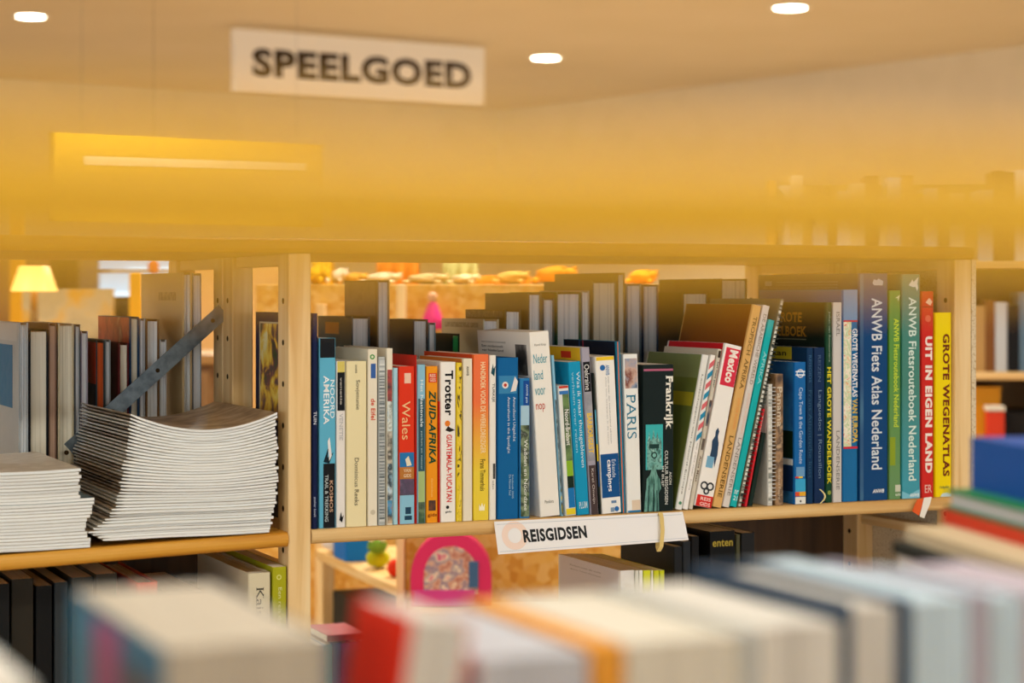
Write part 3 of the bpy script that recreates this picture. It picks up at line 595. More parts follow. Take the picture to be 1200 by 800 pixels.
# left bay
g2 = 'books behind the magazine stacks, page edges showing'
back_book('pale grey book with a blue triangle, left edge behind the short magazine stack', 22, 33.5, 378, 'a8b0b4', d=0.221, pg=PB, group=g2, side=[('r', 379, 400, .05, .95, 'b6bcbe'), ('r', 405, 480, .2, .98, '1a6a98')])
back_book('black covered book with beige page edges behind the short magazine stack', 34, 57, 386, '17181c', d=0.193, pg=PC, group=g2)
back_book('pinkish brown book right of the black covered one', 57.5, 66.5, 379, '8a6a58', d=0.179, pg=pages('c8a890', '8a6a58'), group=g2)
back_book('cream book with thick cream page edges, behind the tall magazine stack', 68, 87, 379, 'cfc4a4', d=0.221, pg=PC, group=g2)
back_book('slate grey book right of the thick cream page edges', 87.5, 94.5, 380, '5c646a', d=0.179, pg=PB, group=g2)
back_book('lavender grey paged book left of the orange one', 95, 103.5, 388, '9a94a4', d=0.166, pg=PB, group=g2)
back_book('orange book with a dark teal edge, behind the tall magazine stack', 113, 123, 399, '2c4448', d=0.138, pg=pages('d8602c', 'a03c14'), group=g2, side=[('r', 401, 450, .02, .98, 'd0401c'), ('r', 450, 520, .02, .98, '1c1e2c')])
back_book('thin grey paged book right of the orange book', 123.6, 130, 398, '8c9498', d=0.152, pg=PB, group=g2)
back_book('dark red book with tan page edges, crossed by the lower brace', 139, 151.5, 402, '5a1a1c', d=0.138, pg=PC, group=g2, s=.302)
back_book('red picture-covered book with navy edge, behind the steel brace', 152, 163.5, 371, '234468', d=0.193, pg=PC, group=g2, side=[('r', 369, 440, .02, .98, photo('redpic', ['c84430', 'd8583c', 'b83828', 'd8a078'], 30))])
back_book('pale grey book right of the navy edge', 164, 170.5, 373, 'b8bcc0', d=0.138, pg=PB, group=g2)
back_book('brown book with white blue page edges behind the brace', 171, 187, 374, '7a5a38', d=0.166, pg=PB, group=g2)
back_book('short white book left of the tall beige one', 187.5, 195.5, 398, 'd4d8d8', d=0.138, pg=PB, group=g2)
back_book('tall beige covered book beside the left pine uprights', 214, 225.5, 319, 'cdb488', d=0.235, pg=PB, group=g2, side=[('r', 342, 352, .15, .55, photo('scrawl', ['bfa478', 'a08458', '8a704c'], 110))])
back_book('tall grey book between the beige one and the pine upright', 226, 236.5, 320, '9aa0a4', d=0.179, pg=PB, group=g2)

# ================================================================== magazines
def leaf_profile(x, W, c, k):
    f = x/W
    return c*((2*f-1)**2 - .15*math.sin(f*6+k))
mag_cover = [photo('mag%d' % i, c, 40) for i, c in enumerate([['4a443c', '8a7a68', 'a89880'], ['6a5a48', '9a8468', 'b8a890'], ['2c4450', '6c8890', '34505c'], ['d8d4c8', 'c8c2b2', 'e4e0d4']])]
def magazine(label, group, x, y, z, W, Dp, th, curv, seed, cov, curl=0, curlL=0):
    r = empty('magazine', pt(0, 0, 0), TH); r.location = pt(x, y, z); tag(r, label, 'magazine', group)
    nx = 18
    x_off = magazine.off
    def prof(f0):
        f = (W*f0+x_off)/magazine.W; return curv*((2*f-1)**2)*(1.15 if f < .5 else 1.0) + curlL*max(0, .35-f)**2*8 + .0004*math.sin(f*7)
    for nm, a, b, m, ins in (('cover', 0, th, cov, 0), ('page_block', th*.06, th*.94, pages_z(), -.0006)):
        vs = []; fs = []
        for i in range(nx+1):
            f = i/nx; xx = W*f
            z0 = prof(f)
            # folded spine at the left end tapers, pages fan slightly at the right
            tp = 1.0 if f > .04 else .55+.45*f/.04
            lo = z0+th*.5-(th*.5-a)*tp; hi = z0+th*.5+(b-th*.5)*tp
            vs += [(xx, ins, lo), (xx, Dp-ins, lo), (xx, Dp-ins, hi), (xx, ins, hi)]
        if nm == 'cover':
            # thin shell: lower and upper sheet joined by the fold
            sh = th*.07
            vs = []
            for i in range(nx+1):
                f = i/nx; xx = W*f; z0 = prof(f); tp = 1.0 if f > .04 else .55+.45*f/.04
                lo = z0+th*.5-th*.5*tp; hi = z0+th*.5+th*.5*tp
                vs += [(xx, 0, lo), (xx, Dp, lo), (xx, Dp, lo+sh), (xx, 0, lo+sh), (xx, 0, hi-sh), (xx, Dp, hi-sh), (xx, Dp, hi), (xx, 0, hi)]
            for i in range(nx):
                A = 8*i; B = A+8
                for o in (0, 4):
                    fs += [(A+o, A+o+1, B+o+1, B+o), (A+o+3, B+o+3, B+o+2, A+o+2), (A+o, B+o, B+o+3, A+o+3), (A+o+1, A+o+2, B+o+2, B+o+1)]
            e = 8*nx
            fs += [(0, 7, 6, 1)] + [(e+o, e+o+1, e+o+2, e+o+3) for o in (0, 4)]
        else:
            for i in range(nx):
                A = 4*i; B = A+4
                fs += [(A, B, B+3, A+3), (A+3, B+3, B+2, A+2), (A+1, A+2, B+2, B+1), (A, A+1, B+1, B)]
            fs += [(0, 3, 2, 1), (4*nx, 4*nx+1, 4*nx+2, 4*nx+3)]
        raw(nm, vs, fs, m, r, smooth=False)
    return r
magazine.off = 0; magazine.W = .2
def zleft(x):      # top of the tilted left shelf
    return ZS-.002+TILT*((TL-.0005)-x)
ORD = 'zeroth first second third fourth fifth sixth seventh eighth ninth tenth eleventh twelfth thirteenth fourteenth fifteenth sixteenth seventeenth eighteenth nineteenth twentieth'.split()
def count_word(k):
    if k <= 20: return ORD[k]
    t = {2: 'twent', 3: 'thirt', 4: 'fort'}[k//10]
    return t+'ieth' if k % 10 == 0 else t+'y-'+ORD[k % 10]
def stack(ur, ulist, vtop, vbot, n, s, W, Dp, tops, group, what, curvtop):
    x1 = t_of_u(ur, s); 
    Y = pt(x1, s).y
    x0 = x1-W; zb = max(zleft(x0), zleft(x1))+.0005
    H = (vbot-vtop)*Y/F
    th = H/n; z = zb
    rr = random.Random(3)
    for i in range(n):
        f = i/(n-1)
        # left/right offset of this copy, interpolated from photographed corner positions (px)
        for (fa, oa), (fb, ob) in zip(ulist, ulist[1:]):
            if fa <= f <= fb: off = oa+(ob-oa)*(f-fa)/(fb-fa); break
        off = off*Y/F/.95 + rr.uniform(-.0018, .0018)
        wk = min(W, W-off) + rr.uniform(-.004, 0) - .009*max(0, 1-f*3) if what == 'right' else W
        magazine.off = off-(.05 if what == 'right' else 0); magazine.W = W-(.05 if what == 'right' else 0)
        curv = curvtop*max(0, (f-.15)/.85)**1.6
        dark = f > .33 and f < .8
        ci = 2 if (what == 'left' and .55 < f < .62) else rr.choice([0, 1, 3, 3, 3] if f > .4 else [3, 3, 3, 1])
        lb = tops if i == n-1 else group[1] % count_word(n-i)
        magazine(lb, group[0], x0+off, s+rr.uniform(-.002, .002), z, wk, Dp, th*.95, curv, i, mag_cover[ci], curlL=0)
        z += th
MAGW = 1
stack(326, [(0, 18), (.08, 1), (.2, 22), (.3, 30), (.5, 36), (.8, 44), (1, 48)], 503, 626, 38, .004, .232, .275, 'topmost magazine of the tall sagging stack, glossy brown photo cover',
      ('magazines in the tall sagging stack', '%s magazine from the top of the tall sagging stack beside the pine post'), 'right', .019)
stack(98, [(0, 8), (.25, 2), (.5, 10), (.6, 14), (.66, -6), (1, -4)], 548, 640, 24, .006, .20, .27, 'topmost magazine of the short flat stack, dull printed cover',
      ('magazines in the short stack', '%s magazine from the top of the short flat stack at the shelf end'), 'left', .0015)

# ================================================================== shelf label, rubber band, tag, ribbon
card_m = plain('f0f0f2', .5)
lb = empty('shelf_label', pt(0, 0, 0), 0); lb.location = (0, 0, 0)
tag(lb, 'white paper shelf label reading REISGIDSEN clipped to the shelf front', 'shelf label')
def fpt(u, v, s):
    t = t_of_u(u, s); P = pt(t, s); return Vector((P.x, P.y, ZC-(v-HOR)/F*P.y))
c00, c10, c11, c01 = fpt(579, 611, -.003), fpt(800, 599.5, -.003), fpt(807, 632.5, -.011), fpt(584, 649.5, -.011)
nrm = (c10-c00).cross(c01-c00).normalized(); nrm = nrm if nrm.y < 0 else -nrm
tk = nrm*.0006
top0 = c00 + N*.004 + Vector((0, 0, .0012)); top1 = c10 + N*.004 + Vector((0, 0, .0012))
vs = [c00, c10, c11, c01, c00-tk, c10-tk, c11-tk, c01-tk]
raw('card', vs, [(0,1,2,3), (7,6,5,4), (0,4,5,1), (1,5,6,2), (2,6,7,3), (3,7,4,0)], card_m, lb)
def cardp(fx, fy, e=.0004):
    a = c00.lerp(c10, fx); b = c01.lerp(c11, fx); return a.lerp(b, fy)+nrm*e
# lettering on the card
o = cardp(.137, .70); ax = (cardp(.465, .685)-o); up = (cardp(.137, .30)-o)
vsg, fsg = glyphs('REISGIDSEN', .042, 0)
raw('label_text', [o+ax*x+up*y for x, y in vsg], fsg, plain('26282c'), lb)
ring = []; n = 28
cc = cardp(.095, .46, .0003); exv = (cardp(.165, .44, .0003)-cc); eyv = (cardp(.095, -.05, .0003)-cc); eyv = eyv.normalized()*exv.length
ring = [cc+exv*q*math.cos(2*math.pi*i/n)+eyv*q*math.sin(2*math.pi*i/n) for q in (.95, .5) for i in range(n)]
raw('label_emblem', ring, [(i, (i+1) % n, n+(i+1) % n, n+i) for i in range(n)], plain('f3dccf'), lb)
for fy in (.1, .93):
    a0, a1 = cardp(.01, fy, .0003), cardp(.99, fy, .0003); dz = Vector((0, 0, .0006))
    raw('label_line', [a0, a1, a1+dz, a0+dz], [(0, 1, 2, 3)], plain('c4ccd8'), lb)
bandp = [fpt(774, 600, -.0055), fpt(775.5, 607, -.0075), fpt(776.5, 622, -.0125), fpt(775, 640, -.0155), fpt(772, 646, -.014), fpt(770.5, 640, -.004), fpt(771, 625, .004), fpt(772, 604, -.001)]
b = MB(); 
pth = []
for i in range(len(bandp)-1): 
    for j in range(4): pth.append(bandp[i].lerp(bandp[i+1], j/4))
wv = D*.0030; vs = []; fs = []
for p in pth: vs += [p-wv, p+wv, p+wv+Vector((0, -.0008, 0)), p-wv+Vector((0, -.0008, 0))]
m = len(pth)
for i in range(m):
    A = 4*i; B = 4*((i+1) % m)
    for q in range(4): fs.append((A+q, A+(q+1) % 4, B+(q+1) % 4, B+q))
tag(raw('rubber_band', vs, fs, plain('dcc27c', .5)), 'yellow rubber band looped over the white shelf label', 'rubber band')
# torn paper tag at the right end of the shelf
pg_ = empty('paper_tag', pt(0, 0, 0)); pg_.location = (0, 0, 0)
tag(pg_, 'torn orange and white paper tag hanging from the right end of the shelf', 'paper tag')
def strip(name, pts, m):
    vs = [p for p in pts]+[p+N*.0006 for p in pts]; n = len(pts)
    raw(name, vs, [tuple(range(n)), tuple(range(2*n-1, n-1, -1))]+[(i, n+i, n+(i+1) % n, (i+1) % n) for i in range(n)], m, pg_)
strip('orange_strip', [fpt(1075, 585, -.004), fpt(1084, 583, -.004), fpt(1077, 604, -.008), fpt(1069, 599, -.008)], plain('e0602c', .5))
strip('white_strip', [fpt(1083, 583, -.005), fpt(1092, 582, -.005), fpt(1090, 590, -.007), fpt(1083, 607, -.010), fpt(1078, 605, -.010)], plain('eeeae0', .6))
rb = MB(); rp = [fpt(961+6*math.sin(i/14*math.pi)*1.0, 573+17*i/14, -.004) for i in range(15)]
vs = []; fs = []
for p in rp: vs += [p-D*.0012, p+D*.0012, p+D*.0012+N*.0004, p-D*.0012+N*.0004]
for i in range(14):
    A = 4*i; B = A+4
    for q in range(4): fs.append((A+q, A+(q+1) % 4, B+(q+1) % 4, B+q))
tag(raw('bookmark_ribbon', vs, fs, plain('e4d89a', .5)), 'pale yellow bookmark ribbon curling out under the Languedoc guide', 'bookmark')

# ================================================================== lower shelves of the unit
g3 = 'books on the shelf below the magazines'
ZL = ZS-.36+.0005; ZR = ZS-.34+.0005
def low(label, ul, ur, vtop, cover, **k):
    return spine_book(label, ul, ur, vtop, cover, zs=ZL, group=g3, **k)
low('dark grey book at the left end of the shelf under the magazines', -40, -12, 690, '2a2a28', d=.17, s=.05)
low('black book standing below the short magazine stack', -11, 12, 684, '1a1a1a', d=.17, s=.05)
low('brown black book below the short magazine stack', 13, 40, 678, '2c2820', d=.17, s=.06)
low('black book below the gap between the magazine stacks', 42, 62, 686, '141414', d=.16, s=.06)
low('slate book below the gap between the magazine stacks', 64, 80, 682, '30363a', d=.16, s=.06)
low('grey book left of the orange red book under the magazines', 84, 110, 676, '3c3a34', d=.15, s=.06)
low('brown grey book just left of the orange red book', 112, 138, 672, '3a342a', d=.16, s=.05)
low('orange red book with a grey patch under the tall magazine stack', 160, 186, 682, 'd2482c', d=.2, s=.02, hard=True)
low('dark blue grey book between the orange red and the cream book', 196, 240, 694, '28323a', d=.19, s=.05)
low('cream book reading Kai under the tall magazine stack', 291, 318, 671, 'd6cdb0', d=.23, s=.004, hard=True, deco=[('t', 'Kaiser', 688, 740, .35, .68, '4a463a', {'serif': 1, 'b': 0})])
low('yellow green book beside the pine post below the magazines', 319.5, 336.5, 664, 'a8a81c', d=.22, s=.004, deco=[('disc', 676, .45, 3, 'd8d878', .6), ('t', 'Een reis door', 688, 740, .4, .65, 'dcdc9c', {'b': 0})])
gR = 'white guides with lime spines on the lower right shelf'
MR = plain('e4e6d4')
for i, (a, b_, c) in enumerate([(727, 744, 'e6e4e0'), (744.5, 749, 'dfe0d4'), (749.5, 754, 'ecebe2'), (754.5, 763, 'd8dc2c'), (763.5, 766, 'f0f0e8'), (766.5, 773, 'd4d824'), (773.5, 779.5, 'c8d01c')]):
    spine_book(['thick white guide with small text on its cover, under the shelf label', 'thin pale grey guide second in the group under the shelf label', 'thin white guide left of the lime green spines', 'widest lime green guide under the rubber band', 'thinnest white guide between two lime green spines', 'lime green guide second from the right under the shelf label', 'rightmost lime green guide of the group under the shelf label'][i], a, b_, 668+i*1.2*0, c, zs=ZR, d=.19, s=.03, group=gR,
      side=[('t', 'Reizen met de auto', 676, 678, .3, .8, '8a8a88', {'b': 0}), ('t', 'door heel Europa', 681, 683, .3, .8, '8a8a88', {'b': 0}), ('r', 667, 720, .02, .98, 'd6d2d8', 'cover_panel')][::-1] if i == 0 else ())
gD = 'dark books on the lower right shelf'
for i, (a, b_, v, c, l) in enumerate([(790, 800, 640, '2a2c30', 'dark grey book on the lower shelf right of the lime spines'), (800.5, 810, 634, '30343a', 'slate book on the lower shelf, second right of the lime spines'), (810.5, 820, 628, '1c1c1e', 'black book on the lower shelf left of the yellow lettered one'), (832, 862, 622, '161616', 'black book with yellow lettering ...enten on the lower right shelf'), (863, 868, 626, '5a5a40', 'olive book right of the yellow lettered black one'), (869, 885, 624, '28292b', 'charcoal book standing in front of the rear uprights')]):
    spine_book(l, a, b_, v, c, zs=ZR, d=.16, s=.09, group=gD, deco=[('h', 'enten', 632, 640, .1, .9, 'c8b448', {'b': .02})] if i == 3 else ())

# ================================================================== the near rack: deep shelf full of books, rail close above
Q = Vector((-.114, .65, 0)); ZF = ZC-.30
rack = empty('open_rack', (Q.x, Q.y, 0), TH)
tag(rack, 'pine open rack in the foreground with a blurred amber rail across the view', 'shelving unit')
MB().bbox((-.45, -.42, ZF-.018), (1.05, .66, ZF-.0004), .004).build('shelf_board', pine_x, rack)
ql = Q.xy.to_3d()
# rail in rack coordinates: passes through (0,.198)
rel = Vector((0, .196, 0))-Q; ry = rel.dot(N)
rv = []; rn = 24; rzc = ZC+.00885
for x in (-.45, 1.05):
    for i in range(rn):
        a = 2*math.pi*i/rn; ca, sa = math.cos(a), math.sin(a)
        q = (abs(ca)**3.0+abs(sa)**2.4)**(-1/2.7)
        rv.append((x, ry+.007*q*ca, rzc+.00715*q*sa))
raw('rail', rv, [tuple(range(rn)), tuple(range(2*rn-1, rn-1, -1))]+[((i+1) % rn, i, rn+i, rn+(i+1) % rn) for i in range(rn)], amber_x, rack)
for x in (-.48, 1.05):
    for y in (-.45, .62):
        MB().bbox((x, y, 0), (x+.03, y+.044, ZC+.25), .002, seg=1).build('upright', pine_z, rack)
    MB().bbox((x+.001, -.41, ZF-.06), (x+.029, .625, ZF-.0185), .002, seg=1).build('rung', pine_y, rack)
def qpt(t, s, z): 
    p = Q + D*t + N*s; return Vector((p.x, p.y, z))
def fore_book(label, ul, ur, h_below, cover, d=.15, hard=True, pg=None, s=0., lp=0, sideart=None, board=None, group='books in the foreground rack, page edges to the camera'):
    t0, t1 = t_of_u(ul, s, Q), t_of_u(ur, s, Q)
    phi = math.radians(lp)
    w = (t1-t0)*math.cos(phi)-.0006; h = (.30-h_below)/math.cos(phi)
    # flipped: local x runs against D, local y against N
    r = empty('book', (0, 0, 0)); tag(r, label, 'book', group)
    if phi > 0: loc = qpt(t1, s+d, ZF); x0 = 0
    else: loc = qpt(t0+w, s+d, ZF); x0 = 0
    r.location = loc
    r.rotation_euler = (Matrix.Rotation(TH+math.pi, 4, 'Z') @ Matrix.Rotation(-phi, 4, 'Y')).to_euler('XYZ')
    make_book(r, 0, w, d, h, cover, hard, pg, board)
    if sideart:
        for (g0, g1, z0, z1, m) in sideart:
            MB().box((w+.00002, d*(1-g1), h*z0), (w+.0003, d*(1-g0)-.001, h*z1)).build('cover_picture', plain(m) if isinstance(m, str) else m, r)
    return r
PF = pages('aea698', '928b7e'); PW_ = pages('c4c2bc', 'a09e99'); PBl = pages('b2c6d4', '90a4b4')  # foreground page tones darkened in place of shade from a board above
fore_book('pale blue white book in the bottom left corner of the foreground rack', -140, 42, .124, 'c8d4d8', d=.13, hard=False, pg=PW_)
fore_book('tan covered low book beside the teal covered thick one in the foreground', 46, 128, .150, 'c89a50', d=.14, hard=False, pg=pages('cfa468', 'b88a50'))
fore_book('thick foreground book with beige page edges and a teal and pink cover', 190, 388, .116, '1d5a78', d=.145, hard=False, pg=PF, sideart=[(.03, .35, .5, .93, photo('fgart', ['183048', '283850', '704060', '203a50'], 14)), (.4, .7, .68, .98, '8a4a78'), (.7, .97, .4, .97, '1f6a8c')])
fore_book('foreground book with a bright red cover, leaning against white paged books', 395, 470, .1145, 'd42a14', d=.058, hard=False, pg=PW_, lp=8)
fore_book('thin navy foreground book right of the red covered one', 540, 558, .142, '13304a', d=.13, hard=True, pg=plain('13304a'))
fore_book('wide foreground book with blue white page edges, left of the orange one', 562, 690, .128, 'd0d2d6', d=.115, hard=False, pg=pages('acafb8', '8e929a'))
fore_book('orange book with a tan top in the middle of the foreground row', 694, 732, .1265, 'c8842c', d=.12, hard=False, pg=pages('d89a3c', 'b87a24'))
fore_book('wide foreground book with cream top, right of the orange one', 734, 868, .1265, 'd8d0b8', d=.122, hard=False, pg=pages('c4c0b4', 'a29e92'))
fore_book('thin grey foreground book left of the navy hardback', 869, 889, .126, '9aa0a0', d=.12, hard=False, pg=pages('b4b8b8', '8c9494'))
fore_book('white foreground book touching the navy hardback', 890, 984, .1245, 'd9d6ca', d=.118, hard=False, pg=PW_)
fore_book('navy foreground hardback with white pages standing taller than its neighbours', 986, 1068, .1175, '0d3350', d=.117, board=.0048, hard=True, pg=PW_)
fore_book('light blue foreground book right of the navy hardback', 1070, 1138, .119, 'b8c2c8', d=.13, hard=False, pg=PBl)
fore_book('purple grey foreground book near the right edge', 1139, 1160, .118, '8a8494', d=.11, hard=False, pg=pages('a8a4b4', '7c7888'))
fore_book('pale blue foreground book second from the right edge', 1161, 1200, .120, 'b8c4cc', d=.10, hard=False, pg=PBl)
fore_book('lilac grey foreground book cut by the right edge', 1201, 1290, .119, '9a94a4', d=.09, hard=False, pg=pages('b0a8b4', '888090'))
# lying pile on the far side of the rack
pa = math.atan2(.17, .985)
def lying(label, u, Y, zt, zb, W, L, cover, hard, pg, board=None):
    P = at(u, 345, Y); r = empty('book', (0, 0, 0)); tag(r, label, 'book', 'books lying in the pile at the right edge')
    # local: x = up (thickness), y = along width, z = along length -> lay the book down, spine away from the left
    th = zt-zb
    Mz = Matrix.Rotation(pa, 4, 'Z')
    M = Matrix(((0, -1, 0, 0), (0, 0, -1, 0), (1, 0, 0, 0), (0, 0, 0, 1)))
    r.matrix_world = Matrix.Translation((P.x, P.y, ZC-.0)) @ Mz
    r.location = (P.x, P.y, zb)
    holder = r
    c = board or (.0022 if hard else .0006)
    vs, fs = shell(th, W, L, c, hard)
    # x->z(thickness), y->x (spine at far right), z->-y (length toward the camera)
    conv = lambda p: (W-p[1], -p[2], p[0])
    raw('cover', [conv(p) for p in vs], [f[::-1] for f in fs], plain(cover), r)
    ov = .003 if hard else .0005
    MB().box((ov, -L+ov, c), (W-.003, -ov, th-c)).build('page_block', pg, r)
    return r
pz = pages_z('c8ccd0', '9aa0a6')
lying('bright blue thick book on top of the lying pile at the right edge', 1137, 1.36, ZC-.0974, ZC-.1324, .15, .22, '0d4fa4', False, plain('0d4fa4'))
lying('grey paged book with a green lower cover under the bright blue one', 1108, 1.36, ZC-.1326, ZC-.1463, .16, .23, '1f7a4c', True, pz)
lying('red book third down in the lying pile at the right edge', 1104, 1.36, ZC-.1465, ZC-.1557, .16, .23, 'cc3a20', False, plain('cc3a20'))
lying('beige paperback under the red book in the lying pile', 1060, 1.34, ZC-.1559, ZC-.1655, .18, .25, 'c8b898', False, pages_z('cdbfa2', 'a89a80'))
lying('dark hardback under the beige paperback in the lying pile', 1046, 1.34, ZC-.1657, ZC-.24, .18, .26, '1a2428', True, pz, .008)
lying('grey book at the very bottom of the lying pile', 1060, 1.34, ZC-.2402, ZC-.2998, .18, .26, '50545a', True, pz)

# ================================================================== room
CE = ZC+1.30
CX, CY = -.1, 14.2
da = Vector((-.81, -.59, 0)).normalized(); db = Vector((.59, -.81, 0)).normalized()
Cc = Vector((CX, CY, 0))
cream_wall = noise_col('painted_plaster', ['ddd0b4', 'e2d5ba', 'dfd2b7'], 3, rough=.8, detail=2)
ceil_m = noise_col('ceiling_paint', ['d8c7a8', 'dccbae'], 2, rough=.85, detail=2)
floor_m = noise_col('vinyl_floor', ['c9b08a', 'd2ba96', 'c4aa84'], 5, rough=.5, detail=4)
def slab(name, pts, z0, z1, m):
    n = len(pts); vs = [(p[0], p[1], z0) for p in pts]+[(p[0], p[1], z1) for p in pts]
    o = raw(name, vs, [tuple(range(n-1, -1, -1)), tuple(range(n, 2*n))]+[(i, (i+1) % n, n+(i+1) % n, n+i) for i in range(n)], m)
    tag(o, kind='structure'); return o
LA, LB = 16.0, 19.0
out_pts = [Cc, Cc+da*LA, Cc+da*LA+db*LB, Cc+db*LB]
slab('floor', out_pts, -.1, 0, floor_m)
slab('ceiling', out_pts, CE, CE+.1, ceil_m)
slab('wall_far', [Cc, Cc-db*.15, Cc-db*.15+da*LA, Cc+da*LA], 0, CE, cream_wall)
slab('wall_right', [Cc, Cc+db*LB, Cc+db*LB-da*.15, Cc-da*.15], 0, CE, cream_wall)
# ceiling downlights
lamp_e = emit('lamp_lens', 'fff4dc', 14)
white_m = plain('efe9dc', .4)
def downlight(x, y, label, power, r=.075, rad=.09):
    L = empty('ceiling_downlight', (x, y, CE)); tag(L, label, 'ceiling light', 'recessed ceiling downlights')
    MB().lathe([(r, -.004), (r*1.28, -.004), (r*1.3, -.001), (r*1.3, 0), (r, 0), (r, -.004)], 32, cap=False).build('trim_ring', white_m, L)
    MB().lathe([(r*.99, -.0035), (r*.99, -.001)], 32).build('lens', lamp_e, L)
    ld = bpy.data.lights.new('downlight', 'AREA'); ld.shape = 'DISK'; ld.size = rad*2; ld.energy = power
    ld.color = LAMPCOL; ld.spread = math.radians(150)
    lo = bpy.data.objects.new('downlight_lamp', ld); COL.objects.link(lo); lo.location = (x, y, CE-.02)
    return L
LAMPCOL = (1.0, .95, .85)
downlight(*at(36, 19.5, 9.3).xy, 'glowing ceiling downlight at the upper left of the photo', 28, r=.066)
downlight(*at(639.5, 68, 10.93).xy, 'glowing ceiling downlight right of the SPEELGOED sign', 28, r=.076)
downlight(*at(926, 9, 9.02).xy, 'glowing ceiling downlight at the top right of the photo', 28, r=.074)
for i, (x, y, p) in enumerate([(.35, .75, 9), (1.5, 1.35, 9), (-.75, .35, 9), (-2.2, 4.6, 26), (.2, 5.2, 30), (2.4, 5.8, 26), (-.9, 7.2, 44), (-.1, 3.42, 17)]):  # lamps out of view, added to brighten shelves, signs and partition
    downlight(x, y, ['unseen downlight added above the foreground rack', 'unseen downlight added right of the foreground rack', 'unseen downlight added left of the foreground rack', 'unseen downlight added over the table lamp corner', 'unseen downlight added over the toy display', 'unseen downlight added over the tall bookcase', 'unseen downlight added before the hanging signs', 'unseen downlight added between the shelving and the toy display'][i], p)
# hanging signs
def sign_board(name, label, cat, pts, m, th=.02):
    r = empty(name, (0, 0, 0)); tag(r, label, cat)
    a, b, c, d_ = pts; nn = (b-a).cross(d_-a).normalized(); nn = nn if nn.y > 0 else -nn
    vs = list(pts)+[p+nn*th for p in pts]
    raw('panel', vs, [(0,1,2,3), (7,6,5,4), (0,4,5,1), (1,5,6,2), (2,6,7,3), (3,7,4,0)], m, r)
    return r, nn
A_, B_ = at(274, 33, 9.5), at(568, 56, 10.3)
C_, D_ = at(567, 124, 10.3), at(275, 107, 9.5)
sg, nn = sign_board('hanging_sign', 'white hanging sign reading SPEELGOED in dark letters under the ceiling', 'sign', [A_, B_, C_, D_], plain('f8f4ec', .6), .03)
def sp(fx, fy): return A_.lerp(B_, fx).lerp(D_.lerp(C_, fx), fy)-nn*.002
o = sp(.066, .755); ax = sp(.945, .745)-o; up = sp(.066, .285)-o
vsg, fsg = glyphs('SPEELGOED', .05, 0)
raw('sign_text', [o+ax*x+up*y for x, y in vsg], fsg, plain('3c3026', .6), sg)
A2, B2, C2, D2 = at(63, 157, 7.6), at(378, 172, 8.6), at(378, 262, 8.6), at(63, 255, 7.6)
sg2, nn2 = sign_board('hanging_sign', 'yellow hanging panel with a pale stripe, hazily seen left below SPEELGOED', 'sign', [A2, B2, C2, D2], plain('c9a020', .6), .03)
def sp2_(fx, fy): return A2.lerp(B2, fx).lerp(D2.lerp(C2, fx), fy)-nn2*.002
raw('stripe', [sp2_(.1, .28), sp2_(.93, .26), sp2_(.93, .36), sp2_(.1, .39)], [(0, 1, 2, 3)], plain('f0dfb0', .6), sg2)
for fx in (.1, .9):
    p = sp2_(fx, 0)+nn2*.015
    MB().tube([p, Vector((p.x, p.y, CE))], .0006).build('hanging_wire', steel, sg2)

# ================================================================== background: bookcase at the right
bkY = 5.7
bo = at(1130, 345, bkY); 
bc = empty('bookcase', (bo.x-.55, bo.y, 0), -.1); tag(bc, 'tall pine bookcase full of blurred books along the right wall', 'bookcase')
BW = 2.4
levels = [.12, .50, .98, 1.30]
for x in (0, .8, 1.6, BW): MB().bbox((x-.011, 0, 0), (x+.011, .28, 1.52), .002, seg=1).build('side_panel', honey_post, bc)
for z in levels:
    for x in (.011, .811, 1.611): MB().bbox((x, .002, z-.022), (x+.778, .28, z), .002, seg=1).build('shelf_board', pine_x, bc)
MB().bbox((-.011, .272, 0), (BW+.011, .28, 1.52), .001, seg=1).build('back_panel', noise_col('back_board', ['8a6a40', '94744a'], 4, rough=.7), bc)
rr = random.Random(11)
cols = [('navy', '20304c'), ('dark green', '24402c'), ('brown', '7a4e28'), ('cream', 'd8ccaa'), ('black', '1a1a1c'), ('dark red', '6a2420'), ('pale grey', 'b8bcc0'), ('white', 'e0ded4'), ('tan', 'b08a54'), ('blue grey', '5a7286')]
ords = ['first', 'second', 'third', 'fourth', 'fifth', 'sixth', 'seventh', 'eighth', 'ninth', 'tenth', 'eleventh', 'twelfth', 'thirteenth', 'fourteenth', 'fifteenth', 'sixteenth', 'seventeenth', 'eighteenth', 'nineteenth', 'twentieth', 'twenty-first', 'twenty-second', 'twenty-third', 'twenty-fourth']
def case_row(z, x0, x1, zname, hmin, hmax):
    x = x0; i = 0
    while x < x1-.05 and i < 22:
        w = rr.uniform(.022, .05); h = rr.uniform(hmin, hmax); cn, c = rr.choice(cols)
        b = empty('book', bc.matrix_basis @ Vector((x, .03, z)), -.1); tag(b, '%s book, %s from the left on the %s of the tall bookcase' % (cn, ords[i], zname), 'book', 'books in the tall bookcase')
        make_book(b, 0, w-.001, .17, h, plain(c, .5), False); x += w; i += 1
bpy.context.view_layer.update()
dark_cols = cols; cols = [c for c in cols if c[0] in ('cream', 'pale grey', 'white', 'tan', 'brown')]
case_row(1.3006, .02, .78, 'top shelf', .15, .25); cols = dark_cols
case_row(.9806, .40, .78, 'middle shelf', .18, .23)
# storage boxes and shoes on the lower shelf
def solid(name, label, cat, bm, m, group=None, smooth=False):
    o = bm.build(name, m, smooth=smooth); tag(o, label, cat, group); return o
bl = bc.matrix_basis
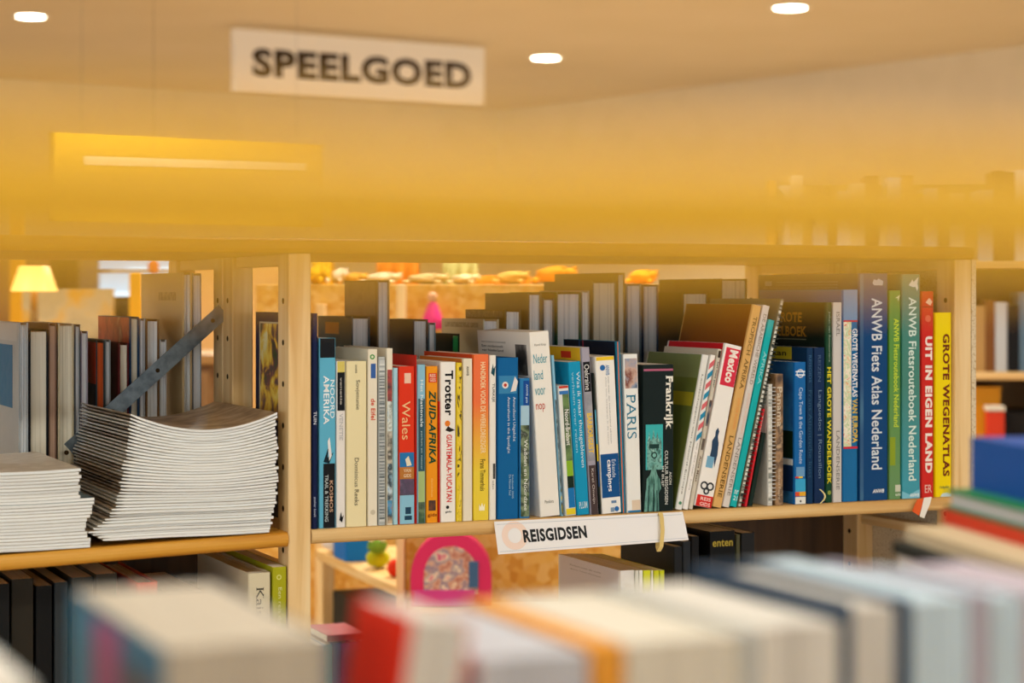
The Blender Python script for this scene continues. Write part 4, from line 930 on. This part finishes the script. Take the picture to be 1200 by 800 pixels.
# items under the middle shelf, seen right of the end panel
def open_crate(label, x, z, w, d, h, m):
    r = empty('storage_box', bl @ Vector((x, .03, z)), -.1); tag(r, label, 'box')
    b = MB(); b.box((0, 0, 0), (w, d, .006)); b.box((0, 0, .006), (w, .006, h)); b.box((0, d-.006, .006), (w, d, h)); b.box((0, .006, .006), (.006, d-.006, h)); b.box((w-.006, .006, .006), (w, d-.006, h)); b.build('body', m, r)
    q = MB(); q.box((-.003, -.003, h), (w+.003, d+.003, h+.006)); q.build('lid', m, r)
    return r
open_crate('ochre storage box under the middle shelf of the tall bookcase', .50, .5006, .145, .2, .43, plain('c8881c'))
open_crate('black storage box right of the ochre one in the tall bookcase', .655, .5006, .12, .2, .36, plain('1c1814'))
rc = empty('storage_box', bl @ Vector((.60, .004, .5006)), -.1); tag(rc, 'slim red storage box standing before the ochre one in the tall bookcase', 'box')
MB().bbox((0, -.03, 0), (.05, .02, .37), .004).build('body', plain('c83c24'), rc); MB().bbox((-.002, -.032, .3705), (.052, .022, .385), .003).build('lid', plain('d8d0c0'), rc)

# ================================================================== background: table lamp, window, sideboard at the left
lampY = 5.6
sb_top = at(100, 415, lampY).z
s0 = at(-160, 345, lampY); 
sb = empty('sideboard', (s0.x, s0.y-.1, 0), .1); tag(sb, 'low wooden sideboard carrying the glowing table lamp', 'sideboard')
MB().bbox((0, 0, .08), (1.0, .4, sb_top-.03), .004).build('body', wood('sideboard_wood', ['6a4a28', '7c5a34', '8a6a40'], 0), sb)
MB().bbox((-.015, -.015, sb_top-.0295), (1.015, .415, sb_top), .004).build('top', wood('sideboard_top', ['8a6434', '9c7844', 'a8864e'], 0), sb)
for x in (.04, .91):
    for y in (.03, .32): MB().bbox((x, y, 0), (x+.05, y+.05, .0795), .003, seg=1).build('leg', plain('4a3420'), sb)
for x in (.02, .51): 
    q = MB().bbox((x, -.012, .1), (x+.47, -.0005, sb_top-.05), .003, seg=1).build('door', wood('sideboard_door', ['70502c', '80603a'], 2), sb)
    MB().blob((x+(.43 if x < .1 else .04), -.022, .45), (.012, .01, .012), 1, 0, sub=2).build('handle', steel, q, True)
lp_ = at(40, 415, lampY); lp_.z = sb_top
tl = empty('table_lamp', lp_, 0); tag(tl, 'glowing cream table lamp behind the left bay', 'lamp')
hs_ = (415-340)/F*lampY
MB().lathe([(.045, 0), (.045, .008), (.018, .02), (.03, .05), (.012, .09), (.008, hs_+.03)], 20).build('base', plain('6a5430', .35), tl, True)
shade = emit('lamp_shade_cloth', 'ffc766', 1.35)
r1, r2, hh = .064, .041, .073
prof = [(r1, hs_), (r2, hs_+hh), (r2-.002, hs_+hh), (r1-.002, hs_)]
MB().lathe(prof+[prof[0]], 32, cap=False).build('lamp_shade', shade, tl, True)
pl = bpy.data.lights.new('bulb', 'POINT'); pl.energy = .35; pl.color = (1, .75, .4); pl.shadow_soft_size = .03
po = bpy.data.objects.new('table_lamp_bulb', pl); COL.objects.link(po); po.location = lp_+Vector((0, 0, hs_+.03))
# framed map board standing on the sideboard
mb_ = sign_board('picture_board', 'pale grey board with yellow patches leaning behind the lamp', 'picture', [at(26, 337, 5.85), at(131, 337, 5.80), at(131, 411, 5.80), at(26, 411, 5.85)],
  noise_col('map_board', ['b0a078', 'a89a74', 'b4a47c', 'c8962c', 'b0a078'], 9, rough=.7, detail=2), .02)[0]
# window far left
wy = 8.0
wa, wb2 = at(92, 270, wy), at(222, 347, wy)
wn = empty('window_1', (0, 0, 0)); tag(wn, kind='structure')
def rect3(name, u0, v0, u1, v1, Y, th, m, parent):
    a, b = at(u0, v0, Y), at(u1, v1, Y)
    return MB().box((a.x, Y, b.z), (b.x, Y+th, a.z)).build(name, m, parent)
rect3('window_pane', 94, 290, 214, 346, 8.05, .01, emit('daylight_pane', 'a8c8de', 1.0), wn)
for (u0, v0, u1, v1) in ((88, 284, 94, 352), (214, 284, 220, 352), (94, 346, 214, 352), (94, 284, 214, 290), (94, 313, 214, 318)):
    rect3('window_frame', u0, v0, u1, v1, 8.0, .06, plain('9a9a98'), wn)
pw = at(0, 0, 8.1)
# partition walls behind the left bay
a0, a1 = at(-220, 345, 8.15), at(260, 345, 8.15)
pa_ = MB(); 
wxa, wxb = at(88, 345, 8.03).x, at(220, 345, 8.03).x
zlo, zhi = at(0, 352, 8.03).z, at(0, 284, 8.03).z
YB = 8.03
pa_.box((at(-260, 0, YB).x, YB+.03, 0), (wxa, YB+.15, ZC+.225)); pa_.box((wxb, YB+.03, 0), (at(330, 0, YB).x, YB+.15, ZC+.225)); pa_.box((wxa, YB+.03, 0), (wxb, YB+.15, zlo)); pa_.box((wxa, YB+.03, zhi), (wxb, YB+.15, ZC+.225))
tag(pa_.build('wall_partition', noise_col('partition_paint', ['a87c44', 'b08650', 'ac8048'], 3, rough=.8)), kind='structure')
# dark wardrobe and yellow posts
def cupboard(label, u0, u1, vtop, Y, dpt, m, dm):
    a, b = at(u0, vtop, Y), at(u1, vtop, Y); r = empty('cupboard', (a.x, Y, 0)); tag(r, label, 'cupboard'); w = b.x-a.x
    MB().bbox((0, .0, 0), (w, dpt, a.z), .004).build('body', m, r)
    for k in (0, 1):
        q = MB().bbox((.004+k*w/2, -.016, .05), (w/2-.004+k*w/2, -.0005, a.z-.02), .003, seg=1).build('door', dm, r)
        MB().bbox((w/2-.02+k*.03, -.03, a.z*.5), (w/2-.01+k*.03, -.0165, a.z*.5+.12), .003, seg=1).build('handle', steel, q)
    return r
cupboard('dark brown cupboard between the lamp and the window', 58, 93, 292, 7.2, .35, plain('4a3a1c', .5), plain('54431f', .5))
cupboard('dark low cupboard right below the window', 126, 156, 346, 7.0, .3, plain('3a3420', .5), plain('3f3824', .5))
def post(label, u0, u1, vtop, Y, m):
    a, b = at(u0, vtop, Y), at(u1, vtop, Y); r = empty('display_post', (a.x, Y, 0)); tag(r, label, 'post'); w = b.x-a.x
    MB().bbox((0, 0, .03), (w, w, a.z), .005).build('shaft', m, r); MB().bbox((-.04, -.04, 0), (w+.04, w+.04, .0295), .004, seg=1).build('foot', m, r)
post('yellow painted post behind the table lamp', 11, 26, 240, 6.3, plain('e0a024', .5))
post('yellow painted post left of the tall beige book', 151, 165, 318, 5.3, plain('e2a428', .5))
hl = empty('hanging_lantern', at(180, 311, 6.2)); hl.location = at(180, 311, 6.2); tag(hl, 'small orange round lantern right of the window', 'lantern')
MB().blob((0, 0, 0), (.018, .018, .022), 2, .05).build('lantern_body', plain('e8703c', .6), hl, True)
MB().tube([(0, 0, .02), (0, 0, CE-hl.location.z)], .0006, 5).build('cord', plain('6a5a48'), hl)

# ================================================================== background: toy display behind the right bay
TY = 5.0
a, b = at(300, 332, TY), at(800, 332, TY)
td = empty('toy_display', (a.x, TY, 0)); tag(td, 'strand board toy display wall behind the travel guides', 'display')
w = b.x-a.x; zt = a.z
MB().bbox((0, 0, .02), (w, .022, zt-.0), .002, seg=1).build('board_panel', osb, td)
MB().bbox((0, .0225, .02), (w, .30, zt), .003, seg=1).build('board_body', osb, td)
for u in (372, 466, 640):
    x = at(u, 0, TY).x-a.x; MB().bbox((x, -.05, 0), (x+.022, -.0005, zt if u != 372 else zt-.05), .002, seg=1).build('upright', pine_z, td)
gT = 'soft toys lying on top of the toy display'
def plush(label, u, v, rx, rz, c, seed, ears=True, pose=0):
    p = at(u, v, TY+.12); z0 = zt
    r = empty('plush_toy', (p.x, p.y, z0)); tag(r, label, 'soft toy', gT)
    H = rz
    MB().blob((0, 0, H), (rx, .05, H), seed, .2).build('body', plain(c, .9), r, True)
    hd = MB().blob((rx*.75, -.02, H*1.25), (rx*.42, .035, H*.62), seed+1, .1).build('head', plain(c, .9), r, True)
    if ears:
        for k in (-1, 1): MB().blob((rx*.75+k*rx*.28, -.02, H*1.8), (rx*.13, .012, H*.26), seed, .1, sub=2).build('ear', plain(c, .9), hd, True)
    for k in (-1, 1): MB().blob((k*rx*.8-.01, -.045, H*.45), (rx*.22, .03, H*.4), seed+2, .1, sub=2).build('leg', plain(c, .9), r, True)
plush('yellow plush toy beside the pine post on the toy display', 372, 320, .028, .026, 'e8b018', 1)
plush('white plush toy right of the yellow one near the post', 398, 318, .02, .022, 'e6d4b4', 2)
plush('orange plush toy near the left end of the toy display', 416, 318, .03, .016, 'd89a3c', 3)
plush('cream plush toy lying flat under the orange cloth', 448, 324, .045, .016, 'dcc8a0', 4)
plush('beige plush toy in the middle of the toy display', 500, 324, .05, .015, 'c8ac78', 5)
plush('pale cream plush dog at the right of the soft toys', 545, 322, .035, .014, 'e0c898', 6)
plush('tan plush toy right of the pink hanging toy', 600, 322, .04, .018, 'd0a050', 7)
plush('orange plush toy behind the grey brown books', 650, 318, .05, .024, 'e08a20', 8)
plush('bright orange plush toy behind the tallest brown book', 752, 318, .035, .02, 'f0981c', 9)
def cloth(label, u0, u1, v0, v1, c, Y=TY+.24):
    a_, b_ = at(u0, v1, Y), at(u1, v0, Y); m = MB()
    n = 12; vs = []; fs = []
    W_ = b_.x-a_.x; Ht = b_.z-a_.z
    for j, (yy, zz) in enumerate([(0, 0), (0, Ht*.9), (.02, Ht), (.1, Ht*.9), (.12, 0)]):
        for i in range(n+1): vs.append((W_*i/n, yy+.006*math.sin(i*1.7), zz*(1+.12*math.sin(i*1.1+j))))
    for j in range(4):
        for i in range(n): k = j*(n+1)+i; fs.append((k, k+1, k+n+2, k+n+1))
    r = raw('folded_cloth', vs, fs, plain(c, .85), smooth=True); r.location = (a_.x, Y-.02, a_.z)
    tag(r, label, 'cloth', 'folded cloths at the top of the toy display'); return r
zz = HOR-(zt-ZC)*F/(TY+.24)
cloth('orange folded cloth at the top of the toy display left of the middle', 442, 490, 302, zz, 'e06a18')
cloth('long orange folded cloth at the top of the toy display', 536, 622, 322, zz, 'e07a1c', TY+.2)
cloth('yellow folded cloth behind the yellow plush toy', 366, 388, 303, zz, 'e8b41c', TY+.21)
cloth('pale green folded cloth at the top of the toy display', 520, 560, 304, zz, 'b0b878', TY+.26)
# pink toy hanging in front of the board
pk = at(507, 362, TY-.04); k_ = empty('doll', pk); k_.location = (pk.x, pk.y, pk.z); tag(k_, 'small bright pink doll hanging on the strand board above the books', 'doll')
MB().lathe([(.03, -.05), (.024, -.02), (.012, .012), (.008, .02)], 16).build('dress', plain('d81c78', .7), k_, True)
MB().blob((0, 0, .032), (.012, .012, .014), 3, .05, sub=2).build('head', plain('d8a080', .6), k_, True)
# long pine toy shelf running back
e0, e1 = at(470, 690, 4.0), at(362, 640, 4.68)
zsh = ZC-(690-HOR)/F*4.0
dvec = (Vector((e1.x, e1.y, 0))-Vector((e0.x, e0.y, 0))); Ls = dvec.length; ang = math.atan2(dvec.y, dvec.x)
ts = empty('toy_shelf', (e0.x, e0.y, 0), ang); tag(ts, 'low pine toy shelf running back under the middle shelf', 'shelf')
MB().bbox((-.01, -.2, zsh-.022), (Ls-.06, 0, zsh), .003).build('shelf_board', pine_x, ts)
MB().bbox((-.01, -.2, zsh-.32), (Ls-.06, 0, zsh-.30), .003).build('shelf_board', pine_x, ts)
for x in (0, Ls-.1):
    for y in (-.195, -.035): MB().bbox((x, y, 0), (x+.03, y+.03, zsh-.0225), .002, seg=1).build('leg', pine_z, ts)
MB().box((0.03, -.19, 0.02), (Ls-.1, -.18, zsh-.33)).build('back_panel', plain('3a3228', .7), ts)
MB().box((0.035, -.18, zsh-.299), (Ls-.105, -.03, zsh-.09)).build('dark_drawer', plain('2c2a24', .6), ts)
def onshelf(u, Y):
    k = (u-600)/F; return Vector((k*Y, Y, zsh))
p = onshelf(433, 4.47)
bx = empty('toy_box', p, ang); tag(bx, 'blue toy box standing on the pine toy shelf', 'box')
MB().bbox((-.05, .0, 0), (.05, .07, .125), .002, seg=1).build('body', plain('1668b0', .4), bx); MB().bbox((-.051, -.001, .1255), (.051, .071, .15), .002, seg=1).build('lid', plain('12508c', .4), bx)
p = onshelf(400, 4.56); w2 = empty('plush_toy', p); tag(w2, 'white plush toy with purple hat on the pine toy shelf', 'soft toy')
MB().blob((0, 0, .03), (.045, .035, .032), 5, .2).build('body', plain('e4dcd8', .9), w2, True); MB().blob((.01, -.01, .068), (.024, .022, .022), 6, .1).build('head', plain('e8e0dc', .9), w2, True); MB().lathe([(.026, .082), (.014, .1), (.003, .112)], 14, c=(.01, -.01, 0)).build('hat', plain('7a4a9c', .8), w2, True)
p = onshelf(443, 4.30); w3 = empty('toy_frog', p); tag(w3, 'yellow green toy on the near end of the pine toy shelf', 'toy')
MB().blob((0, 0, .022), (.026, .024, .02), 7, .15).build('body', plain('b8b418', .6), w3, True); MB().blob((.0, -.02, .052), (.022, .018, .016), 8, .1).build('head', plain('6a8c2c', .6), w3, True)
for k in (-1, 1): MB().blob((k*.012, -.03, .068), (.007, .007, .007), 1, 0, sub=2).build('eye', plain('e8e4c0', .3), w3, True)
p = onshelf(463, 4.17); solid('toy_ball', 'red toy ball beside the pine upright on the toy shelf', 'ball', MB().blob(p+Vector((0, 0, .019)), (.017, .017, .019), 1, 0), plain('d8381c', .35), smooth=True)
pt0 = at(475, 420, 3.975); pt1 = at(776, 420, 3.975)
ptn = empty('display_partition', (pt0.x, 3.975, 0)); tag(ptn, 'strand board partition seen under the shelf behind the pink package', 'partition')
MB().bbox((0, 0, .02), (pt1.x-pt0.x, .015, pt0.z), .002, seg=1).build('board_panel', osb, ptn)
MB().bbox((-.0165, -.03, 0), (-.0005, .02, pt0.z+.01), .002, seg=1).build('upright', pine_z, ptn)
MB().bbox((pt1.x-pt0.x+.0005, -.03, 0), (pt1.x-pt0.x+.02, .02, pt0.z+.01), .002, seg=1).build('upright', pine_z, ptn)
# pink doll package in front of the board
pc0 = at(481, 700, 3.88); pcw = (576-481)/F*3.88
pk2 = empty('doll_package', (pc0.x, 3.88, pc0.z-.02)); tag(pk2, 'pink arch-shaped doll package against the strand board below the shelf', 'toy package')
Hh = (700-624)/F*3.88+.02
def arch(w, h, y0, y1, ins):
    pts = [(ins, ins*.6)]; n = 14
    pts = [(ins, ins)] + [(w-ins, ins)] + [(w-ins-(w*.18)*0, h*.35)] + [(w/2+(w/2-ins)*math.cos(a_), h*.42+(h*.58-ins)*math.sin(a_)) for a_ in [math.pi*i/n for i in range(n+1)]] + [(ins, h*.35)]
    m = len(pts); vs = [(x, y0, z) for x, z in pts]+[(x, y1, z) for x, z in pts]
    return vs, [tuple(range(m)), tuple(range(2*m-1, m-1, -1))]+[(i, m+i, m+(i+1) % m, (i+1) % m) for i in range(m)]
vs, fs = arch(pcw, Hh, 0, .055, 0); raw('box_shell', vs, fs, plain('e0386c', .4), pk2)
vs, fs = arch(pcw, Hh, -.002, -.0002, .026); raw('window_picture', vs, fs, photo('dolls', ['c08060', 'f0dcc0', 'b86858', 'e0b8a0', '8a7a98', 'f4e4c8', 'd86888'], 38), pk2)
MB().box((pcw*.72, -.004, .04), (pcw*.84, -.0022, Hh*.62)).build('doll_figure', plain('4a6c94', .5), pk2)
MB().box((pcw*.05, -.004, .004), (pcw*.8, -.0022, .035)).build('box_label', plain('d84c98', .4), pk2)
# stand under the package
zz_ = pc0.z-.02
MB2 = MB(); pe = empty('display_table', (at(480, 0, 3.85).x, 3.80, 0)); tag(pe, 'beige low display table under the doll package', 'table')
tw = at(760, 0, 3.85).x-at(480, 0, 3.85).x
MB().bbox((0, 0, zz_-.03), (tw, .142, zz_-.0004), .003).build('table_top', plain('c8a878', .5), pe)
for x in (.02, tw-.06):
    for y in (.01, .09): MB().bbox((x, y, 0), (x+.04, y+.04, zz_-.0305), .002, seg=1).build('leg', pine_z, pe)
# small paperbacks low in the background
gS = 'small paperbacks standing on the low bench'
by = 3.3; p0 = at(422, 785, by); zb_ = ZC-(792-HOR)/F*by-.06
bn = empty('bench', (p0.x-.1, by-.05, 0), TH); tag(bn, 'low pine bench carrying small blue and purple paperbacks', 'bench')
MB().bbox((-.05, 0, zb_-.025), (.25, .17, zb_-.0004), .003).build('seat', pine_x, bn)
for x in (-.03, .20):
    for y in (.015, .12): MB().bbox((x, y, 0), (x+.035, y+.035, zb_-.0255), .002, seg=1).build('leg', pine_z, bn)
bpy.context.view_layer.update()
x = .04
for i, (c, l) in enumerate([('3a6ab0', 'blue'), ('2a8cc0', 'cyan blue'), ('4858a8', 'indigo'), ('7a4a9c', 'purple'), ('8a4a8c', 'violet'), ('9c3050', 'crimson'), ('a04058', 'dusky pink')]):
    b_ = empty('book', bn.matrix_basis @ Vector((x, .03, zb_)), TH); tag(b_, '%s spined small paperback on the low bench below the shelf' % l, 'book', gS)
    make_book(b_, 0, .0155, .11, ZC-(756-HOR)/F*by-zb_+.001*(i % 3), plain(c, .4), False); x += .0162
b_ = empty('book', bn.matrix_basis @ Vector((.062, .03, ZC-(756-HOR)/F*by+.003)), TH)
tag(b_, 'red edged paperback lying slanted on the small paperbacks', 'book', gS)
b_.rotation_euler = (0, math.radians(90), TH-.0); b_.location = bn.matrix_basis @ Vector((.062, .03, ZC-(756-HOR)/F*by+.016))
make_book(b_, 0, .012, .11, .07, plain('8a3038', .4), False, PC)

# ================================================================== light and camera
wd = bpy.data.worlds.new('World'); SC.world = wd; wd.use_nodes = True
bg = wd.node_tree.nodes['Background']; bg.inputs[0].default_value = (.83, .93, 1.0, 1); bg.inputs[1].default_value = 1.85
cd = bpy.data.cameras.new('Camera'); cam = bpy.data.objects.new('Camera', cd); COL.objects.link(cam)
cam.location = (0, 0, ZC); cam.rotation_euler = (math.pi/2, 0, 0)
cd.sensor_width = 36; cd.lens = F*36/1200; cd.shift_y = -(400-HOR)/1200
cd.clip_start = .01; cd.clip_end = 60
cd.dof.use_dof = True; cd.dof.focus_distance = 2.56; cd.dof.aperture_fstop = 5.0
SC.camera = cam
vs_ = SC.view_settings; vs_.view_transform = 'Standard'; vs_.look = 'None'; vs_.exposure = 0.42; vs_.gamma = 1; vs_.use_curve_mapping = False
SC.cycles.use_denoising = True
SC.cycles.max_bounces = 8; SC.cycles.diffuse_bounces = 4
SC.cycles.sample_clamp_indirect = 4
